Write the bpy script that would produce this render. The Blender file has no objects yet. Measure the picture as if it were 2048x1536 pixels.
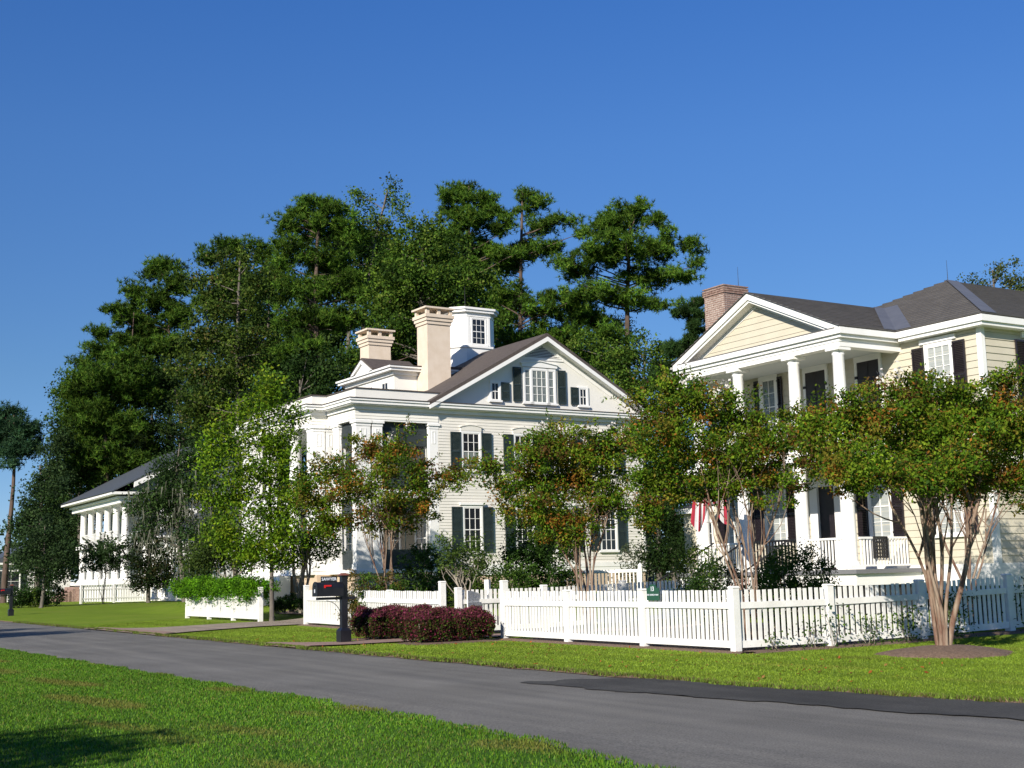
import bpy, math, random
import numpy as np
from mathutils import Vector, Matrix
rnd = random.Random(7)
sc = bpy.context.scene
col = sc.collection
R = math.radians

# ------------------------------------------------------------------ camera, sky, sun, exposure
EYE, FPX, PITCH, ROLL = 1.45, 2600.0, R(8.43), R(-1.4)
cp, sp, cr_, sr_ = math.cos(PITCH), math.sin(PITCH), math.cos(ROLL), math.sin(ROLL)
F = Vector((0, cp, sp)); RT0 = Vector((1, 0, 0)); UP0 = Vector((0, -sp, cp))
RT = RT0*cr_ + UP0*sr_; UP = UP0*cr_ - RT0*sr_
cd = bpy.data.cameras.new('camera'); cam = bpy.data.objects.new('camera', cd); col.objects.link(cam)
cam.matrix_world = Matrix(((RT.x, UP.x, -F.x, 0), (RT.y, UP.y, -F.y, 0), (RT.z, UP.z, -F.z, EYE), (0, 0, 0, 1)))
cd.sensor_width = 36; cd.lens = FPX/2048*36; cd.clip_start = .1; cd.clip_end = 6000
sc.camera = cam
SUN_AZ, SUN_EL = R(243), R(26)          # direction towards the sun, azimuth from +x
sdir = Vector((math.cos(SUN_AZ)*math.cos(SUN_EL), math.sin(SUN_AZ)*math.cos(SUN_EL), math.sin(SUN_EL)))
w = bpy.data.worlds.new('World'); sc.world = w; w.use_nodes = True
nt = w.node_tree; bg = nt.nodes['Background']
sky = nt.nodes.new('ShaderNodeTexSky'); sky.sky_type = 'NISHITA'; sky.sun_disc = False
sky.sun_elevation = SUN_EL; sky.sun_rotation = R(90) - SUN_AZ
sky.altitude = 0; sky.air_density = .5; sky.dust_density = 0; sky.ozone_density = 10
tcw = nt.nodes.new('ShaderNodeTexCoord'); sxw = nt.nodes.new('ShaderNodeSeparateXYZ'); rw = nt.nodes.new('ShaderNodeValToRGB'); mw = nt.nodes.new('ShaderNodeMixRGB')
mw.blend_type = 'MULTIPLY'; mw.inputs[0].default_value = 1; er = rw.color_ramp     # clear dry air: a deeper, flatter blue towards the horizon
er.elements[0].position = .0; er.elements[0].color = (1, .62, .42, 1); er.elements[1].position = .42; er.elements[1].color = (.86, 1, .98, 1)
el_ = er.elements.new(.155); el_.color = (1, .79, .56, 1); el_ = er.elements.new(.32); el_.color = (1, .98, .85, 1)
nt.links.new(tcw.outputs['Generated'], sxw.inputs[0]); nt.links.new(sxw.outputs['Z'], rw.inputs[0]); nt.links.new(sky.outputs[0], mw.inputs[1]); nt.links.new(rw.outputs[0], mw.inputs[2])
nt.links.new(mw.outputs[0], bg.inputs[0]); bg.inputs[1].default_value = 0.138
sd = bpy.data.lights.new('sun', 'SUN'); sd.energy = 4.9; sd.angle = R(.53); sd.color = (1.0, .93, .82)
so = bpy.data.objects.new('sun', sd); col.objects.link(so)
so.rotation_euler = (-sdir).to_track_quat('-Z', 'Y').to_euler(); so.location = (-20, -20, 40)
sc.view_settings.view_transform = 'Standard'; sc.view_settings.look = 'None'
sc.view_settings.exposure = 0.55; sc.view_settings.gamma = 1; sc.view_settings.use_curve_mapping = False
sc.cycles.max_bounces = 6; sc.cycles.transparent_max_bounces = 6

# ------------------------------------------------------------------ places
def ray(px, py): return F + RT*((px-1024)/FPX) - UP*((py-768)/FPX)
def at(px, py, Y):
    d = ray(px, py); return Vector((0, 0, EYE)) + d*(Y/d.y)
SU = Vector((-math.sin(R(31)), math.cos(R(31)), 0)); SV = Vector((math.cos(R(31)), math.sin(R(31)), 0))
def lot(a, n): p = SU*a + SV*n; return p.x, p.y      # a along the street, n away from it
def an(x, y): return x*SU.x + y*SU.y, x*SV.x + y*SV.y
def ss(a, b, t):
    t = min(1, max(0, (t-a)/(b-a))); return t*t*(3-2*t)
def zg(x, y):
    a, n = an(x, y)
    z = .01*ss(10.8, 13, n) + .10*ss(25, 45, a)*ss(11, 15, n) + .12*ss(17, 24, n)
    z += .45*ss(16.5, 20.5, n)*ss(30, 38, a)*(1-ss(64, 76, a))
    return z

# ------------------------------------------------------------------ materials
def mat(name, c, rough=.6, c2=None, scale=3., bump=0., bscale=40., spec=.5, detail=4, trans=0, attr=False, stretch=None, metal=0):
    m = bpy.data.materials.new(name); m.use_nodes = True; t = m.node_tree; N = t.nodes; L = t.links
    b = N['Principled BSDF']; b.inputs['Roughness'].default_value = rough
    b.inputs['Specular IOR Level'].default_value = spec; b.inputs['Metallic'].default_value = metal
    b.inputs['Base Color'].default_value = (*c, 1)
    tc = N.new('ShaderNodeTexCoord'); src = tc.outputs['Object']
    if stretch:
        mp = N.new('ShaderNodeMapping'); mp.inputs['Scale'].default_value = stretch
        L.new(src, mp.inputs[0]); src = mp.outputs[0]
    colout = None
    if attr:
        at_ = N.new('ShaderNodeAttribute'); at_.attribute_name = 'Col'; colout = at_.outputs['Color']
    if c2:
        n = N.new('ShaderNodeTexNoise'); n.inputs['Scale'].default_value = scale; n.inputs['Detail'].default_value = detail
        n.inputs['Roughness'].default_value = .65
        L.new(src, n.inputs['Vector'])
        r = N.new('ShaderNodeValToRGB'); r.color_ramp.elements[0].position = .35; r.color_ramp.elements[1].position = .68
        r.color_ramp.elements[0].color = (*c, 1); r.color_ramp.elements[1].color = (*c2, 1)
        L.new(n.outputs['Fac'], r.inputs[0]); colout = r.outputs[0]
    if colout: L.new(colout, b.inputs['Base Color'])
    if bump:
        n = N.new('ShaderNodeTexNoise'); n.inputs['Scale'].default_value = bscale; n.inputs['Detail'].default_value = 3
        L.new(src, n.inputs['Vector'])
        bp = N.new('ShaderNodeBump'); bp.inputs['Strength'].default_value = bump; bp.inputs['Distance'].default_value = .02
        L.new(n.outputs['Fac'], bp.inputs['Height']); L.new(bp.outputs[0], b.inputs['Normal'])
    if trans:
        tr = N.new('ShaderNodeBsdfTranslucent'); mx = N.new('ShaderNodeMixShader'); mx.inputs[0].default_value = trans
        if colout: L.new(colout, tr.inputs[0])
        else: tr.inputs[0].default_value = (*c, 1)
        L.new(b.outputs[0], mx.inputs[1]); L.new(tr.outputs[0], mx.inputs[2]); L.new(mx.outputs[0], N['Material Output'].inputs[0])
    return m
M = {}
M['white'] = mat('white_paint', (.78, .77, .74), .45, (.84, .83, .80), 1.7, .05, 30)
M['fence'] = mat('fence_paint', (.68, .67, .635), .55, (.83, .82, .79), 2.4, .12, 25, detail=8)
M['clap'] = mat('off_white_clapboard', (.68, .65, .58), .55, (.74, .71, .64), .9, .05, 30)
M['gablew'] = mat('pale_gable_board', (.74, .72, .66), .55, (.79, .77, .71), .8, .04, 30)
M['yellow'] = mat('pale_yellow_siding', (.52, .475, .37), .55, (.565, .52, .41), 1.3, .06, 30)
M['shut'] = mat('dark_green_shutter', (.018, .03, .03), .45, (.03, .045, .045), 6, .05)
M['black'] = mat('black_shutter', (.012, .009, .011), .4, (.022, .016, .02), 6, .05)
M['glass'] = mat('window_glass', (.015, .018, .022), .06, spec=.6)
M['glassc'] = mat('glass_over_curtain', (.06, .075, .075), .1, (.30, .33, .31), 7, stretch=(8, 8, .6))
M['blind'] = mat('glass_over_blind', (.27, .29, .285), .15, (.42, .44, .42), 2, stretch=(.5, .5, 30))
M['dark'] = mat('dark_interior', (.02, .02, .02), .9)
M['screen'] = mat('dark_screen_blind', (.016, .024, .026), .7, (.028, .038, .04), 3, .2, 60, stretch=(1, 1, 12))
M['stucco'] = mat('tan_stucco', (.60, .495, .385), .85, (.66, .56, .455), 2.2, .25, 60)
M['roofw'] = mat('brown_grey_shingle', (.062, .049, .043), .85, (.092, .074, .065), 7, .5, 30)
M['roofy'] = mat('grey_brown_metal_shingle', (.088, .082, .079), .7, (.12, .112, .107), 2.2, .25, 40)
M['course_strip'] = mat('dark_course_strip', (.045, .042, .042), .8)
M['flash'] = mat('blue_grey_flashing', (.085, .092, .115), .7, (.105, .112, .135), 2)
M['roofl'] = mat('slate_blue_roof', (.05, .06, .075), .6, (.075, .085, .10), 4, .2)
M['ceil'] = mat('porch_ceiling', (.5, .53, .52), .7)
M['found'] = mat('foundation_stucco', (.50, .38, .28), .9, (.58, .45, .33), 3, .3)
M['porchw'] = mat('porch_wall_painted_shade', (.20, .23, .22), .8, (.25, .28, .27), 2)  # porch shade put into the wall colour, behind the columns
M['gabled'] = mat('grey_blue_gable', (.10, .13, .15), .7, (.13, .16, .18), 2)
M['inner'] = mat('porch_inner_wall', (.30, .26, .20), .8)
M['mortar'] = mat('mortar', (.62, .58, .52), .95, (.70, .65, .58), 20, .3)
M['brick'] = mat('brick', (.20, .11, .085), .9, (.36, .26, .215), 9, .4, 80)
M['iron'] = mat('black_iron', (.01, .01, .012), .5)
M['mail'] = mat('mailbox_black', (.008, .008, .012), .35, (.014, .014, .018), 5)
M['copper'] = mat('copper_cap', (.55, .20, .12), .35, metal=.7)
M['red'] = mat('red_paint', (.55, .012, .012), .4)
M['letter'] = mat('white_lettering', (.75, .78, .85), .5)
M['sign'] = mat('green_sign', (.02, .075, .045), .5)
M['deck'] = mat('grey_deck', (.16, .16, .17), .7)
M['trunkp'] = mat('pine_bark', (.06, .04, .03), .95, (.13, .09, .07), 3, .8, 12, stretch=(1, 1, .25))
M['trunkg'] = mat('grey_bark', (.20, .17, .13), .9, (.34, .30, .24), 5, .6, 15, stretch=(1, 1, .3))
M['trunkd'] = mat('dark_grey_bark', (.07, .06, .048), .9, (.16, .14, .115), 5, .6, 15, stretch=(1, 1, .3))
M['myrtle'] = mat('peeling_myrtle_bark', (.11, .045, .026), .8, (.30, .24, .175), 6, .5, 14, stretch=(1.5, 1.5, .35), detail=6)
M['leaf'] = mat('leaf', (.06, .1, .02), .65, attr=True, trans=.4, spec=.1)
M['needle'] = mat('needle', (.05, .09, .02), .55, attr=True, trans=.28, spec=.08)
M['petal'] = mat('petal', (.7, .66, .6), .8, trans=.3)
M['moss'] = mat('spanish_moss', (.13, .135, .10), .95, (.19, .19, .145), 6, trans=.3)
M['mulch'] = mat('pine_straw_mulch', (.075, .045, .03), .95, (.24, .16, .11), 28, 1.0, 60, detail=8)

def lawn_mat(name, c, c2, c3):
    m = mat(name, c, .9, c2, .8, .8, 50, spec=.1, detail=8); t = m.node_tree; N = t.nodes; L = t.links
    b = N['Principled BSDF']; old = b.inputs['Base Color'].links[0].from_socket
    tc = N.new('ShaderNodeTexCoord'); n = N.new('ShaderNodeTexNoise'); n.inputs['Scale'].default_value = .33; n.inputs['Detail'].default_value = 6
    L.new(tc.outputs['Object'], n.inputs['Vector'])
    r = N.new('ShaderNodeValToRGB'); r.color_ramp.elements[0].position = .52; r.color_ramp.elements[1].position = .72
    L.new(n.outputs['Fac'], r.inputs[0])
    mx = N.new('ShaderNodeMixRGB'); mx.inputs[2].default_value = (*c3, 1)
    L.new(r.outputs[0], mx.inputs[0]); L.new(old, mx.inputs[1]); L.new(mx.outputs[0], b.inputs['Base Color'])
    return m
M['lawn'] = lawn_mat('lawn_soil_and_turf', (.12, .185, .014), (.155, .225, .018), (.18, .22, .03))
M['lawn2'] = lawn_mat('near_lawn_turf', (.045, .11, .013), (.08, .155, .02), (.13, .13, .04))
M['blade'] = mat('grass_blade', (.1, .2, .02), .6, attr=True, trans=.25, spec=.2)
def asphalt(name, c, c2):
    m = mat(name, c, .85, c2, .5, .35, 160, spec=.3, detail=7, stretch=(1, 1, 1)); t = m.node_tree; N = t.nodes; L = t.links
    b = N['Principled BSDF']; old = b.inputs['Base Color'].links[0].from_socket
    tc = N.new('ShaderNodeTexCoord'); n = N.new('ShaderNodeTexNoise'); n.inputs['Scale'].default_value = 55; n.inputs['Detail'].default_value = 4
    L.new(tc.outputs['Object'], n.inputs['Vector'])
    r = N.new('ShaderNodeValToRGB'); r.color_ramp.elements[0].position = .3; r.color_ramp.elements[1].position = .75
    r.color_ramp.elements[0].color = (.6, .6, .6, 1); r.color_ramp.elements[1].color = (1.45, 1.45, 1.42, 1)
    L.new(n.outputs['Fac'], r.inputs[0])
    mx = N.new('ShaderNodeMixRGB'); mx.blend_type = 'MULTIPLY'; mx.inputs[0].default_value = 1
    L.new(old, mx.inputs[1]); L.new(r.outputs[0], mx.inputs[2])
    cx = N.new('ShaderNodeCombineXYZ')          # wear streaks running along the street
    for k, (vv, sc_) in enumerate(((SU, .10), (SV, 1.5))):
        d = N.new('ShaderNodeVectorMath'); d.operation = 'DOT_PRODUCT'; d.inputs[1].default_value = vv*sc_; L.new(tc.outputs['Object'], d.inputs[0]); L.new(d.outputs['Value'], cx.inputs[k])
    n2 = N.new('ShaderNodeTexNoise'); n2.inputs['Scale'].default_value = 1.6; n2.inputs['Detail'].default_value = 5; L.new(cx.outputs[0], n2.inputs['Vector'])
    r2 = N.new('ShaderNodeValToRGB'); r2.color_ramp.elements[0].position = .35; r2.color_ramp.elements[1].position = .66
    r2.color_ramp.elements[0].color = (.84, .84, .84, 1); r2.color_ramp.elements[1].color = (1.14, 1.13, 1.1, 1); L.new(n2.outputs['Fac'], r2.inputs[0])
    m2 = N.new('ShaderNodeMixRGB'); m2.blend_type = 'MULTIPLY'; m2.inputs[0].default_value = 1
    L.new(mx.outputs[0], m2.inputs[1]); L.new(r2.outputs[0], m2.inputs[2]); L.new(m2.outputs[0], b.inputs['Base Color'])
    return m
M['road'] = asphalt('worn_asphalt', (.140, .134, .124), (.182, .175, .163))
M['patch'] = asphalt('fresh_asphalt', (.042, .041, .040), (.080, .078, .075))
M['drive'] = asphalt('sandy_concrete', (.26, .21, .165), (.36, .30, .24))
def brickmat(name, a, b_, mo, sc_=4):
    m = mat(name, a, .9); t = m.node_tree; N = t.nodes; L = t.links
    tc = N.new('ShaderNodeTexCoord'); bt = N.new('ShaderNodeTexBrick'); bt.inputs['Scale'].default_value = sc_
    bt.inputs['Color1'].default_value = (*a, 1); bt.inputs['Color2'].default_value = (*b_, 1); bt.inputs['Mortar'].default_value = (*mo, 1)
    L.new(tc.outputs['Object'], bt.inputs['Vector']); L.new(bt.outputs[0], N['Principled BSDF'].inputs['Base Color'])
    return m
M['walk'] = brickmat('brick_paving', (.24, .14, .11), (.32, .2, .16), (.2, .17, .14), 5)

# ------------------------------------------------------------------ mesh helpers
class MB:
    def __init__(s): s.v = []; s.f = []; s.smooth = []
    def add(s, vs, fs, smooth=False):
        k = len(s.v); s.v += [tuple(p) for p in vs]; s.f += [tuple(i+k for i in f) for f in fs]; s.smooth += [smooth]*len(fs); return s
    def box(s, x0, x1, y0, y1, z0, z1):
        v = [(x, y, z) for z in (z0, z1) for y in (y0, y1) for x in (x0, x1)]
        return s.add(v, [(0, 2, 3, 1), (4, 5, 7, 6), (0, 1, 5, 4), (1, 3, 7, 5), (3, 2, 6, 7), (2, 0, 4, 6)])
    def frustum(s, x0, x1, y0, y1, z0, z1, d):
        v = [(x0, y0, z0), (x1, y0, z0), (x0, y1, z0), (x1, y1, z0), (x0+d, y0+d, z1), (x1-d, y0+d, z1), (x0+d, y1-d, z1), (x1-d, y1-d, z1)]
        return s.add(v, [(0, 2, 3, 1), (4, 5, 7, 6), (0, 1, 5, 4), (1, 3, 7, 5), (3, 2, 6, 7), (2, 0, 4, 6)])
    def lathe(s, x, y, prof, n=20):
        k = len(prof); v = [(x+r*math.cos(2*math.pi*i/n), y+r*math.sin(2*math.pi*i/n), z) for z, r in prof for i in range(n)]
        f = [(j*n+i, j*n+(i+1) % n, (j+1)*n+(i+1) % n, (j+1)*n+i) for j in range(k-1) for i in range(n)]
        s.add(v, f, True); s.add(v[-n:], [tuple(range(n))]); s.add(v[:n], [tuple(range(n-1, -1, -1))]); return s
    def prism(s, poly, e):       # poly: list of 3D points, e: extrusion vector
        n = len(poly); e = Vector(e); a = [Vector(p) for p in poly]; v = a + [p+e for p in a]
        f = [tuple(range(n-1, -1, -1)), tuple(range(n, 2*n))] + [(i, (i+1) % n, (i+1) % n+n, i+n) for i in range(n)]
        return s.add(v, f)
    def tube(s, pts, rad, n=6):
        pts = [Vector(p) for p in pts]; v = []; prev = None
        for i, p in enumerate(pts):
            d = (pts[min(i+1, len(pts)-1)] - pts[max(i-1, 0)]); d = d.normalized() if d.length > 1e-6 else Vector((0, 0, 1))
            u = d.cross(prev if prev is not None and abs(d.dot(prev)) < .95 else (Vector((0, 1, 0)) if abs(d.y) < .9 else Vector((1, 0, 0)))).normalized()
            prev = u.cross(d).normalized() if False else Vector((0.3, 1, 0.1)).normalized()
            w_ = d.cross(u)
            v += [p + (u*math.cos(2*math.pi*k/n) + w_*math.sin(2*math.pi*k/n))*rad[i] for k in range(n)]
        f = [(j*n+i, j*n+(i+1) % n, (j+1)*n+(i+1) % n, (j+1)*n+i) for j in range(len(pts)-1) for i in range(n)]
        return s.add(v, f, True)
    def bar(s, a, b, w_, h=None):
        a = Vector(a); b = Vector(b); d = (b-a).normalized(); h = h or w_
        x = d.cross(Vector((0, 0, 1))); x = x.normalized() if x.length > .01 else Vector((1, 0, 0)); y = x.cross(d)
        v = [p + x*(i*w_/2) + y*(j*h/2) for p in (a, b) for i, j in ((-1, -1), (1, -1), (1, 1), (-1, 1))]
        return s.add(v, [(0, 3, 2, 1), (4, 5, 6, 7), (0, 1, 5, 4), (1, 2, 6, 5), (2, 3, 7, 6), (3, 0, 4, 7)])
    def lap(s, poly, nrm, up, exposure, th, th2=.003, t0=None):   # overlapping courses over a flat convex polygon
        for band in bands(poly, up, exposure, t0): s.lapband(band, nrm, up, th, th2)
        return s
    def lapband(s, band, nrm, up, th, th2=.003):
        pts, lo, hi = band; nrm = Vector(nrm); up = Vector(up)
        o = [p + nrm*(th + (th2-th)*min(1, max(0, (p.dot(up)-lo)/(hi-lo)))) for p in pts]; n = len(pts)
        s.add(o + pts, [tuple(range(n))] + [((i+1) % n, i, i+n, (i+1) % n+n) for i in range(n)]); return s
    def mesh(s, name, m):
        me = bpy.data.meshes.new(name); me.from_pydata([tuple(p) for p in s.v], [], s.f)
        me.polygons.foreach_set('use_smooth', s.smooth)
        if m: me.materials.append(M[m] if isinstance(m, str) else m)
        me.validate(); return me
    def build(s, name, m, parent=None, **kw):
        return obj(name, s.mesh(name, m), parent, **kw)
def bands(poly, up, exposure, t0=None):
    up = Vector(up); pts = [Vector(p) for p in poly]; ts = [p.dot(up) for p in pts]; lo = min(ts) if t0 is None else t0; hi = max(ts)
    out = []; k = 0
    while lo + k*exposure < hi - 1e-4:
        a, b = lo+k*exposure, min(lo+(k+1)*exposure, hi); k += 1
        q = clip(clip(pts, up, a, 1), up, b, -1)
        if len(q) >= 3: out.append((q, a, a+exposure))
    return out
def clip(pts, up, t, sgn):
    out = []
    for i, p in enumerate(pts):
        q = pts[(i+1) % len(pts)]; dp, dq = (p.dot(up)-t)*sgn, (q.dot(up)-t)*sgn
        if dp >= -1e-9: out.append(p)
        if dp*dq < -1e-12: out.append(p + (q-p)*(dp/(dp-dq)))
    return out
def obj(name, me, parent=None, loc=None, rz=0, label=None, cat=None, group=None, kind=None):
    o = bpy.data.objects.new(name, me); col.objects.link(o)
    if parent is not None: o.parent = parent
    if loc is not None: o.location = loc
    if rz: o.rotation_euler.z = rz
    tag(o, label, cat, group, kind); return o
def tag(o, label=None, cat=None, group=None, kind=None):
    for k, v in (('label', label), ('category', cat), ('group', group), ('kind', kind)):
        if v: o[k] = v
    return o
def thing(name, label, cat, loc=(0, 0, 0), rz=0, group=None):
    return obj(name, None, None, loc, rz, label, cat, group)

# ------------------------------------------------------------------ ground, road, lawns
EA = [-60, 4, 9.15, 12.7, 18.6, 27.2, 38.1, 45.7, 63.4, 300]
EN = [12.0, 12.0, 11.62, 11.05, 10.85, 10.8, 10.8, 10.85, 10.75, 10.75]
NA = [-60, 4, 8, 11.07, 14.4, 21.8, 33.2, 60, 300]
NN = [5.65, 5.75, 5.93, 6.18, 6.16, 5.97, 5.67, 5.4, 5.4]
fedge = lambda a: float(np.interp(a, EA, EN)); nedge = lambda a: float(np.interp(a, NA, NN))
def sheet(name, rows, m, kind='structure', smooth=True):
    n = len(rows[0]); mb = MB(); v = [p for r in rows for p in r]
    f = [(j*n+i, j*n+i+1, (j+1)*n+i+1, (j+1)*n+i) for j in range(len(rows)-1) for i in range(n-1)]
    mb.add(v, f, smooth); return mb.build(name, m, kind=kind)
sheet('ground', [[(x, y, -.16) for x in (-3000, -200, 200, 3000)] for y in (-3000, -100, 300, 3500)], mat('distant_ground', (.05, .09, .02), .95, (.08, .11, .03), .05))
AS = sorted(set(list(np.arange(-40, 70, .5)) + list(range(70, 160, 3)) + [180, 220, 260, 300]))
wob = lambda a, s: .035*math.sin(a*2.3+s) + .03*math.sin(a*5.1+2*s) + .02*math.sin(a*11.7+s)
rows = []
for a in AS:
    e0, e1 = nedge(a)-.25, fedge(a)+.12
    rows.append([(*lot(a, e0+(e1-e0)*t), .02*math.sin(math.pi*t)) for t in (0, .2, .4, .6, .8, 1)])
sheet('road', rows, 'road')
LAWNZ = lambda x, y: zg(x, y) + .035
rows = []
for a in AS:
    e = fedge(a) + wob(a, 0); r = [(*lot(a, e), -.02), (*lot(a, e+.025), .03), (*lot(a, e+.12), .04)]
    for d in (.4, .8, 1.2, 1.6, 2, 2.5, 3, 3.5, 4, 4.5, 5, 5.5, 6, 6.5, 7.2, 8, 9, 10, 11, 12, 15, 20, 30, 50, 90, 160):
        x, y = lot(a, e+d); r.append((x, y, LAWNZ(x, y)))
    rows.append(r)
sheet('lawn_beyond_road', rows, 'lawn')
rows = []
for a in AS:
    e = fedge(a) + wob(a, 0); rows.append([(*lot(a, e-.07-.02*math.sin(a*7)), .012), (*lot(a, e-.02), .026), (*lot(a, e+.01), .04)])
sheet('verge_edge', rows, 'mulch')
rows = []
for a in AS:
    e = nedge(a) + wob(a, 4)*1.4
    rows.append([(*lot(a, e-d), z) for d, z in ((80, .06), (30, .05), (10, .05), (4, .05), (1.5, .05), (.5, .05), (.08, .04), (0, -.02))])
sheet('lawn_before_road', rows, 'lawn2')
def flat(name, pts, dz, m, step=None, kind='structure'):     # a sheet laid over the ground, pts in (a, n)
    mb = MB(); v = [(*lot(a, n), (LAWNZ(*lot(a, n)) if n > fedge(a)+.3 else .06) + dz) for a, n in pts]
    mb.add(v, [tuple(range(len(v)))]); return mb.build(name, m, kind=kind)
def strip(name, ns, a0, a1, dz, m, zfun=None):
    rows = []
    for n, b0, b1 in zip(ns, a0, a1):
        r = []
        for t in np.linspace(0, 1, 9):
            a = b0+(b1-b0)*t; x, y = lot(a, n); r.append((x, y, (zfun(a, n) if zfun else LAWNZ(x, y)) + dz))
        rows.append(r)
    return sheet(name, rows[::-1], m)
zz = lambda a, n: (.025 if n < fedge(a)+.05 else max(.06, LAWNZ(*lot(a, n))+.02))
strip('driveway', [10.7, 10.95, 11.3, 12, 13, 14, 15, 16, 18, 20], [37.8, 37.9, 38.2, 38.5, 38.6, 38.6, 38.6, 38.6, 38.6, 38.6], [47.2, 46.6, 44.6, 43.2, 42.5, 42.3, 42.2, 42.2, 42.2, 42.2], .012, 'drive', zz)
strip('driveway_apron', [10.72, 11.0, 11.35], [37.9, 38.1, 38.4], [46.9, 46.2, 44.2], .02, 'walk', zz)
strip('brick_walk', [10.72, 11.0, 11.5, 12, 13, 14, 15, 16, 18, 22], [27.0, 27.1, 26.9, 26.8, 26.8, 26.8, 26.8, 26.8, 26.6, 24], [29.9, 29.6, 28.7, 28.2, 28.0, 28.0, 28.0, 28.0, 28.0, 26], .012, 'walk', zz)
# fresh asphalt patch along the far edge
mb = MB(); pp = [(15.6, 9.35), (14.2, 9.42), (13, 9.55), (12, 9.72), (11, 9.9), (9.6, 10.1), (8.3, 10.35), (6, 10.6), (3, 10.9), (-5, 11), (-5, 12.03), (3, 12.03), (6, 11.9), (9.1, 11.62), (11, 11.3), (12.7, 11.06), (14.6, 10.98), (15.3, 10.3)]
q_ = []
for i in range(len(pp)):
    (a0, n0), (a1, n1) = pp[i], pp[(i+1) % len(pp)]; k_ = max(1, int(math.hypot(a1-a0, n1-n0)/.12))
    for j in range(k_):
        t_ = j/k_; a_, n_ = a0+(a1-a0)*t_, n0+(n1-n0)*t_; jn = .05*math.sin(a_*3.1)+.03*math.sin(a_*9.7+1)+rnd.uniform(-.03, .03); q_.append((a_+(rnd.uniform(-.12, .12) if n_ < 10.9 else 0), n_+(jn if n_ < 10.9 else 0)))
mb.add([(*lot(a, n), .026) for a, n in q_], [tuple(range(len(q_)))]); mb.build('asphalt_patch', 'patch', kind='structure')
def bed(name, pts, label=None):
    flat(name, pts, .03, 'mulch')
# narrow mulch line under the fences
def mulch_line(pa, pb, w_):
    d = (Vector(pb)-Vector(pa)); L_ = d.length; d.normalize(); nx = Vector((-d.y, d.x)); rows = []
    k = max(2, int(L_/.4))
    for i in range(k+1):
        c = Vector(pa) + d*(L_*i/k); q = []
        for j, t in enumerate((-1, -.5, 0, .5, 1)):
            p = c + nx*t*w_*(1+.25*math.sin(i*1.7+j)); q.append((p.x, p.y, LAWNZ(p.x, p.y) + (.0 if abs(t) == 1 else .035)))
        rows.append(q)
    return sheet('mulch_bed', rows, 'mulch')

# ------------------------------------------------------------------ fences
PICK = {}
def picket_mesh(h, w_=.078, t=.02):
    k = round(h, 2)
    if k not in PICK:
        PICK[k] = MB().frustum(-w_/2, w_/2, -t/2, t/2, 0, h, .0015).mesh('picket', 'fence')
    return PICK[k]
def post_mesh(h, w_=.14):
    mb = MB().box(-w_/2, w_/2, -w_/2, w_/2, 0, h-.03); c = w_/2+.012
    mb.frustum(-c, c, -c, c, h-.03, h, .02); return mb.mesh('post', 'fence')
def fence(label, runs, cat='fence', ph=1.08, pick_w=.074, spacing=.124, rail=(.76, .87), low=(.09, .21), name='picket_fence', group=None):
    x0, y0 = runs[0][0][:2]; root = thing(name, label, cat, (x0, y0, LAWNZ(x0, y0)), group=group); z00 = LAWNZ(x0, y0)
    done = set()
    for run in runs:
        for i in range(len(run)-1):
            (xa, ya, ha), (xb, yb, hb) = run[i], run[i+1]
            za, zb = LAWNZ(xa, ya), LAWNZ(xb, yb); d = Vector((xb-xa, yb-ya, 0)); L_ = d.length; d.normalize(); ang = math.atan2(d.y, d.x)
            for (x, y, h, z) in ((xa, ya, ha, za), (xb, yb, hb, zb)):
                if (round(x, 2), round(y, 2)) not in done and h:
                    done.add((round(x, 2), round(y, 2)))
                    obj('post', post_mesh(h), root, (x-x0, y-y0, z-z00-.03), ang)
            mid = MB(); e = .07
            for nm, (r0, r1), off in (('rail', rail, .024), ('rail', low, .024)):
                a = Vector((xa-x0, ya-y0, za-z00)) + d*e; b = Vector((xb-x0, yb-y0, zb-z00)) - d*e; nx = Vector((d.y, -d.x, 0))
                side = nx if nx.dot(Vector((-x0, -y0, 0))) > 0 else -nx
                a += side*off; b += side*off
                mb = MB(); v = []
                for p in (a, b):
                    for s_ in (-.013, .013):
                        for z in (r0, r1): v.append(p + side*s_ + Vector((0, 0, z)))
                mb.add(v, [(0, 1, 3, 2), (4, 6, 7, 5), (0, 4, 5, 1), (2, 3, 7, 6), (1, 5, 7, 3), (0, 2, 6, 4)])
                mb.build(nm, 'fence', root)
            n = max(1, int((L_-.16)/spacing)); st = (L_-.16)/n
            for k in range(n):
                t = (.08 + st*(k+.5))/L_
                x, y, z = xa+(xb-xa)*t, ya+(yb-ya)*t, za+(zb-za)*t
                o = obj('picket', picket_mesh(ph-.1, pick_w), root, (x-x0, y-y0, z-z00+.1+rnd.uniform(-.008, .008)), ang+rnd.uniform(-.03, .03)); o.rotation_euler.y = rnd.gauss(0, .006)
    return root
def seg(pa, pb, n, h):
    return [(pa[0]+(pb[0]-pa[0])*i/n, pa[1]+(pb[1]-pa[1])*i/n, h) for i in range(n+1)]
FU = Vector((-.5, .866)); FC = Vector((3.77, 22.95)); FV = Vector((math.cos(R(27)), math.sin(R(27))))
fp = lambda s: (FC.x+FU.x*s, FC.y+FU.y*s)
fr = [(*fp(s), h) for s, h in ((8.14, 1.36), (5.43, 1.14), (2.71, 1.15), (0, 1.18))]
rt = [(FC.x+FV.x*s, FC.y+FV.y*s, 1.17 if s else 1.18) for s in (0, 2.1, 4.3, 6.6, 8.9, 11.3)]
fence('white picket fence turning the street corner before the yellow house', [fr, rt])
fence('white picket fence behind the black mailbox, from driveway to hedge', [[(*fp(s), h) for s, h in ((11.26, 1.36), (14.4, 1.14), (17.5, 1.14), (20.6, 1.26))]])
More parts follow.
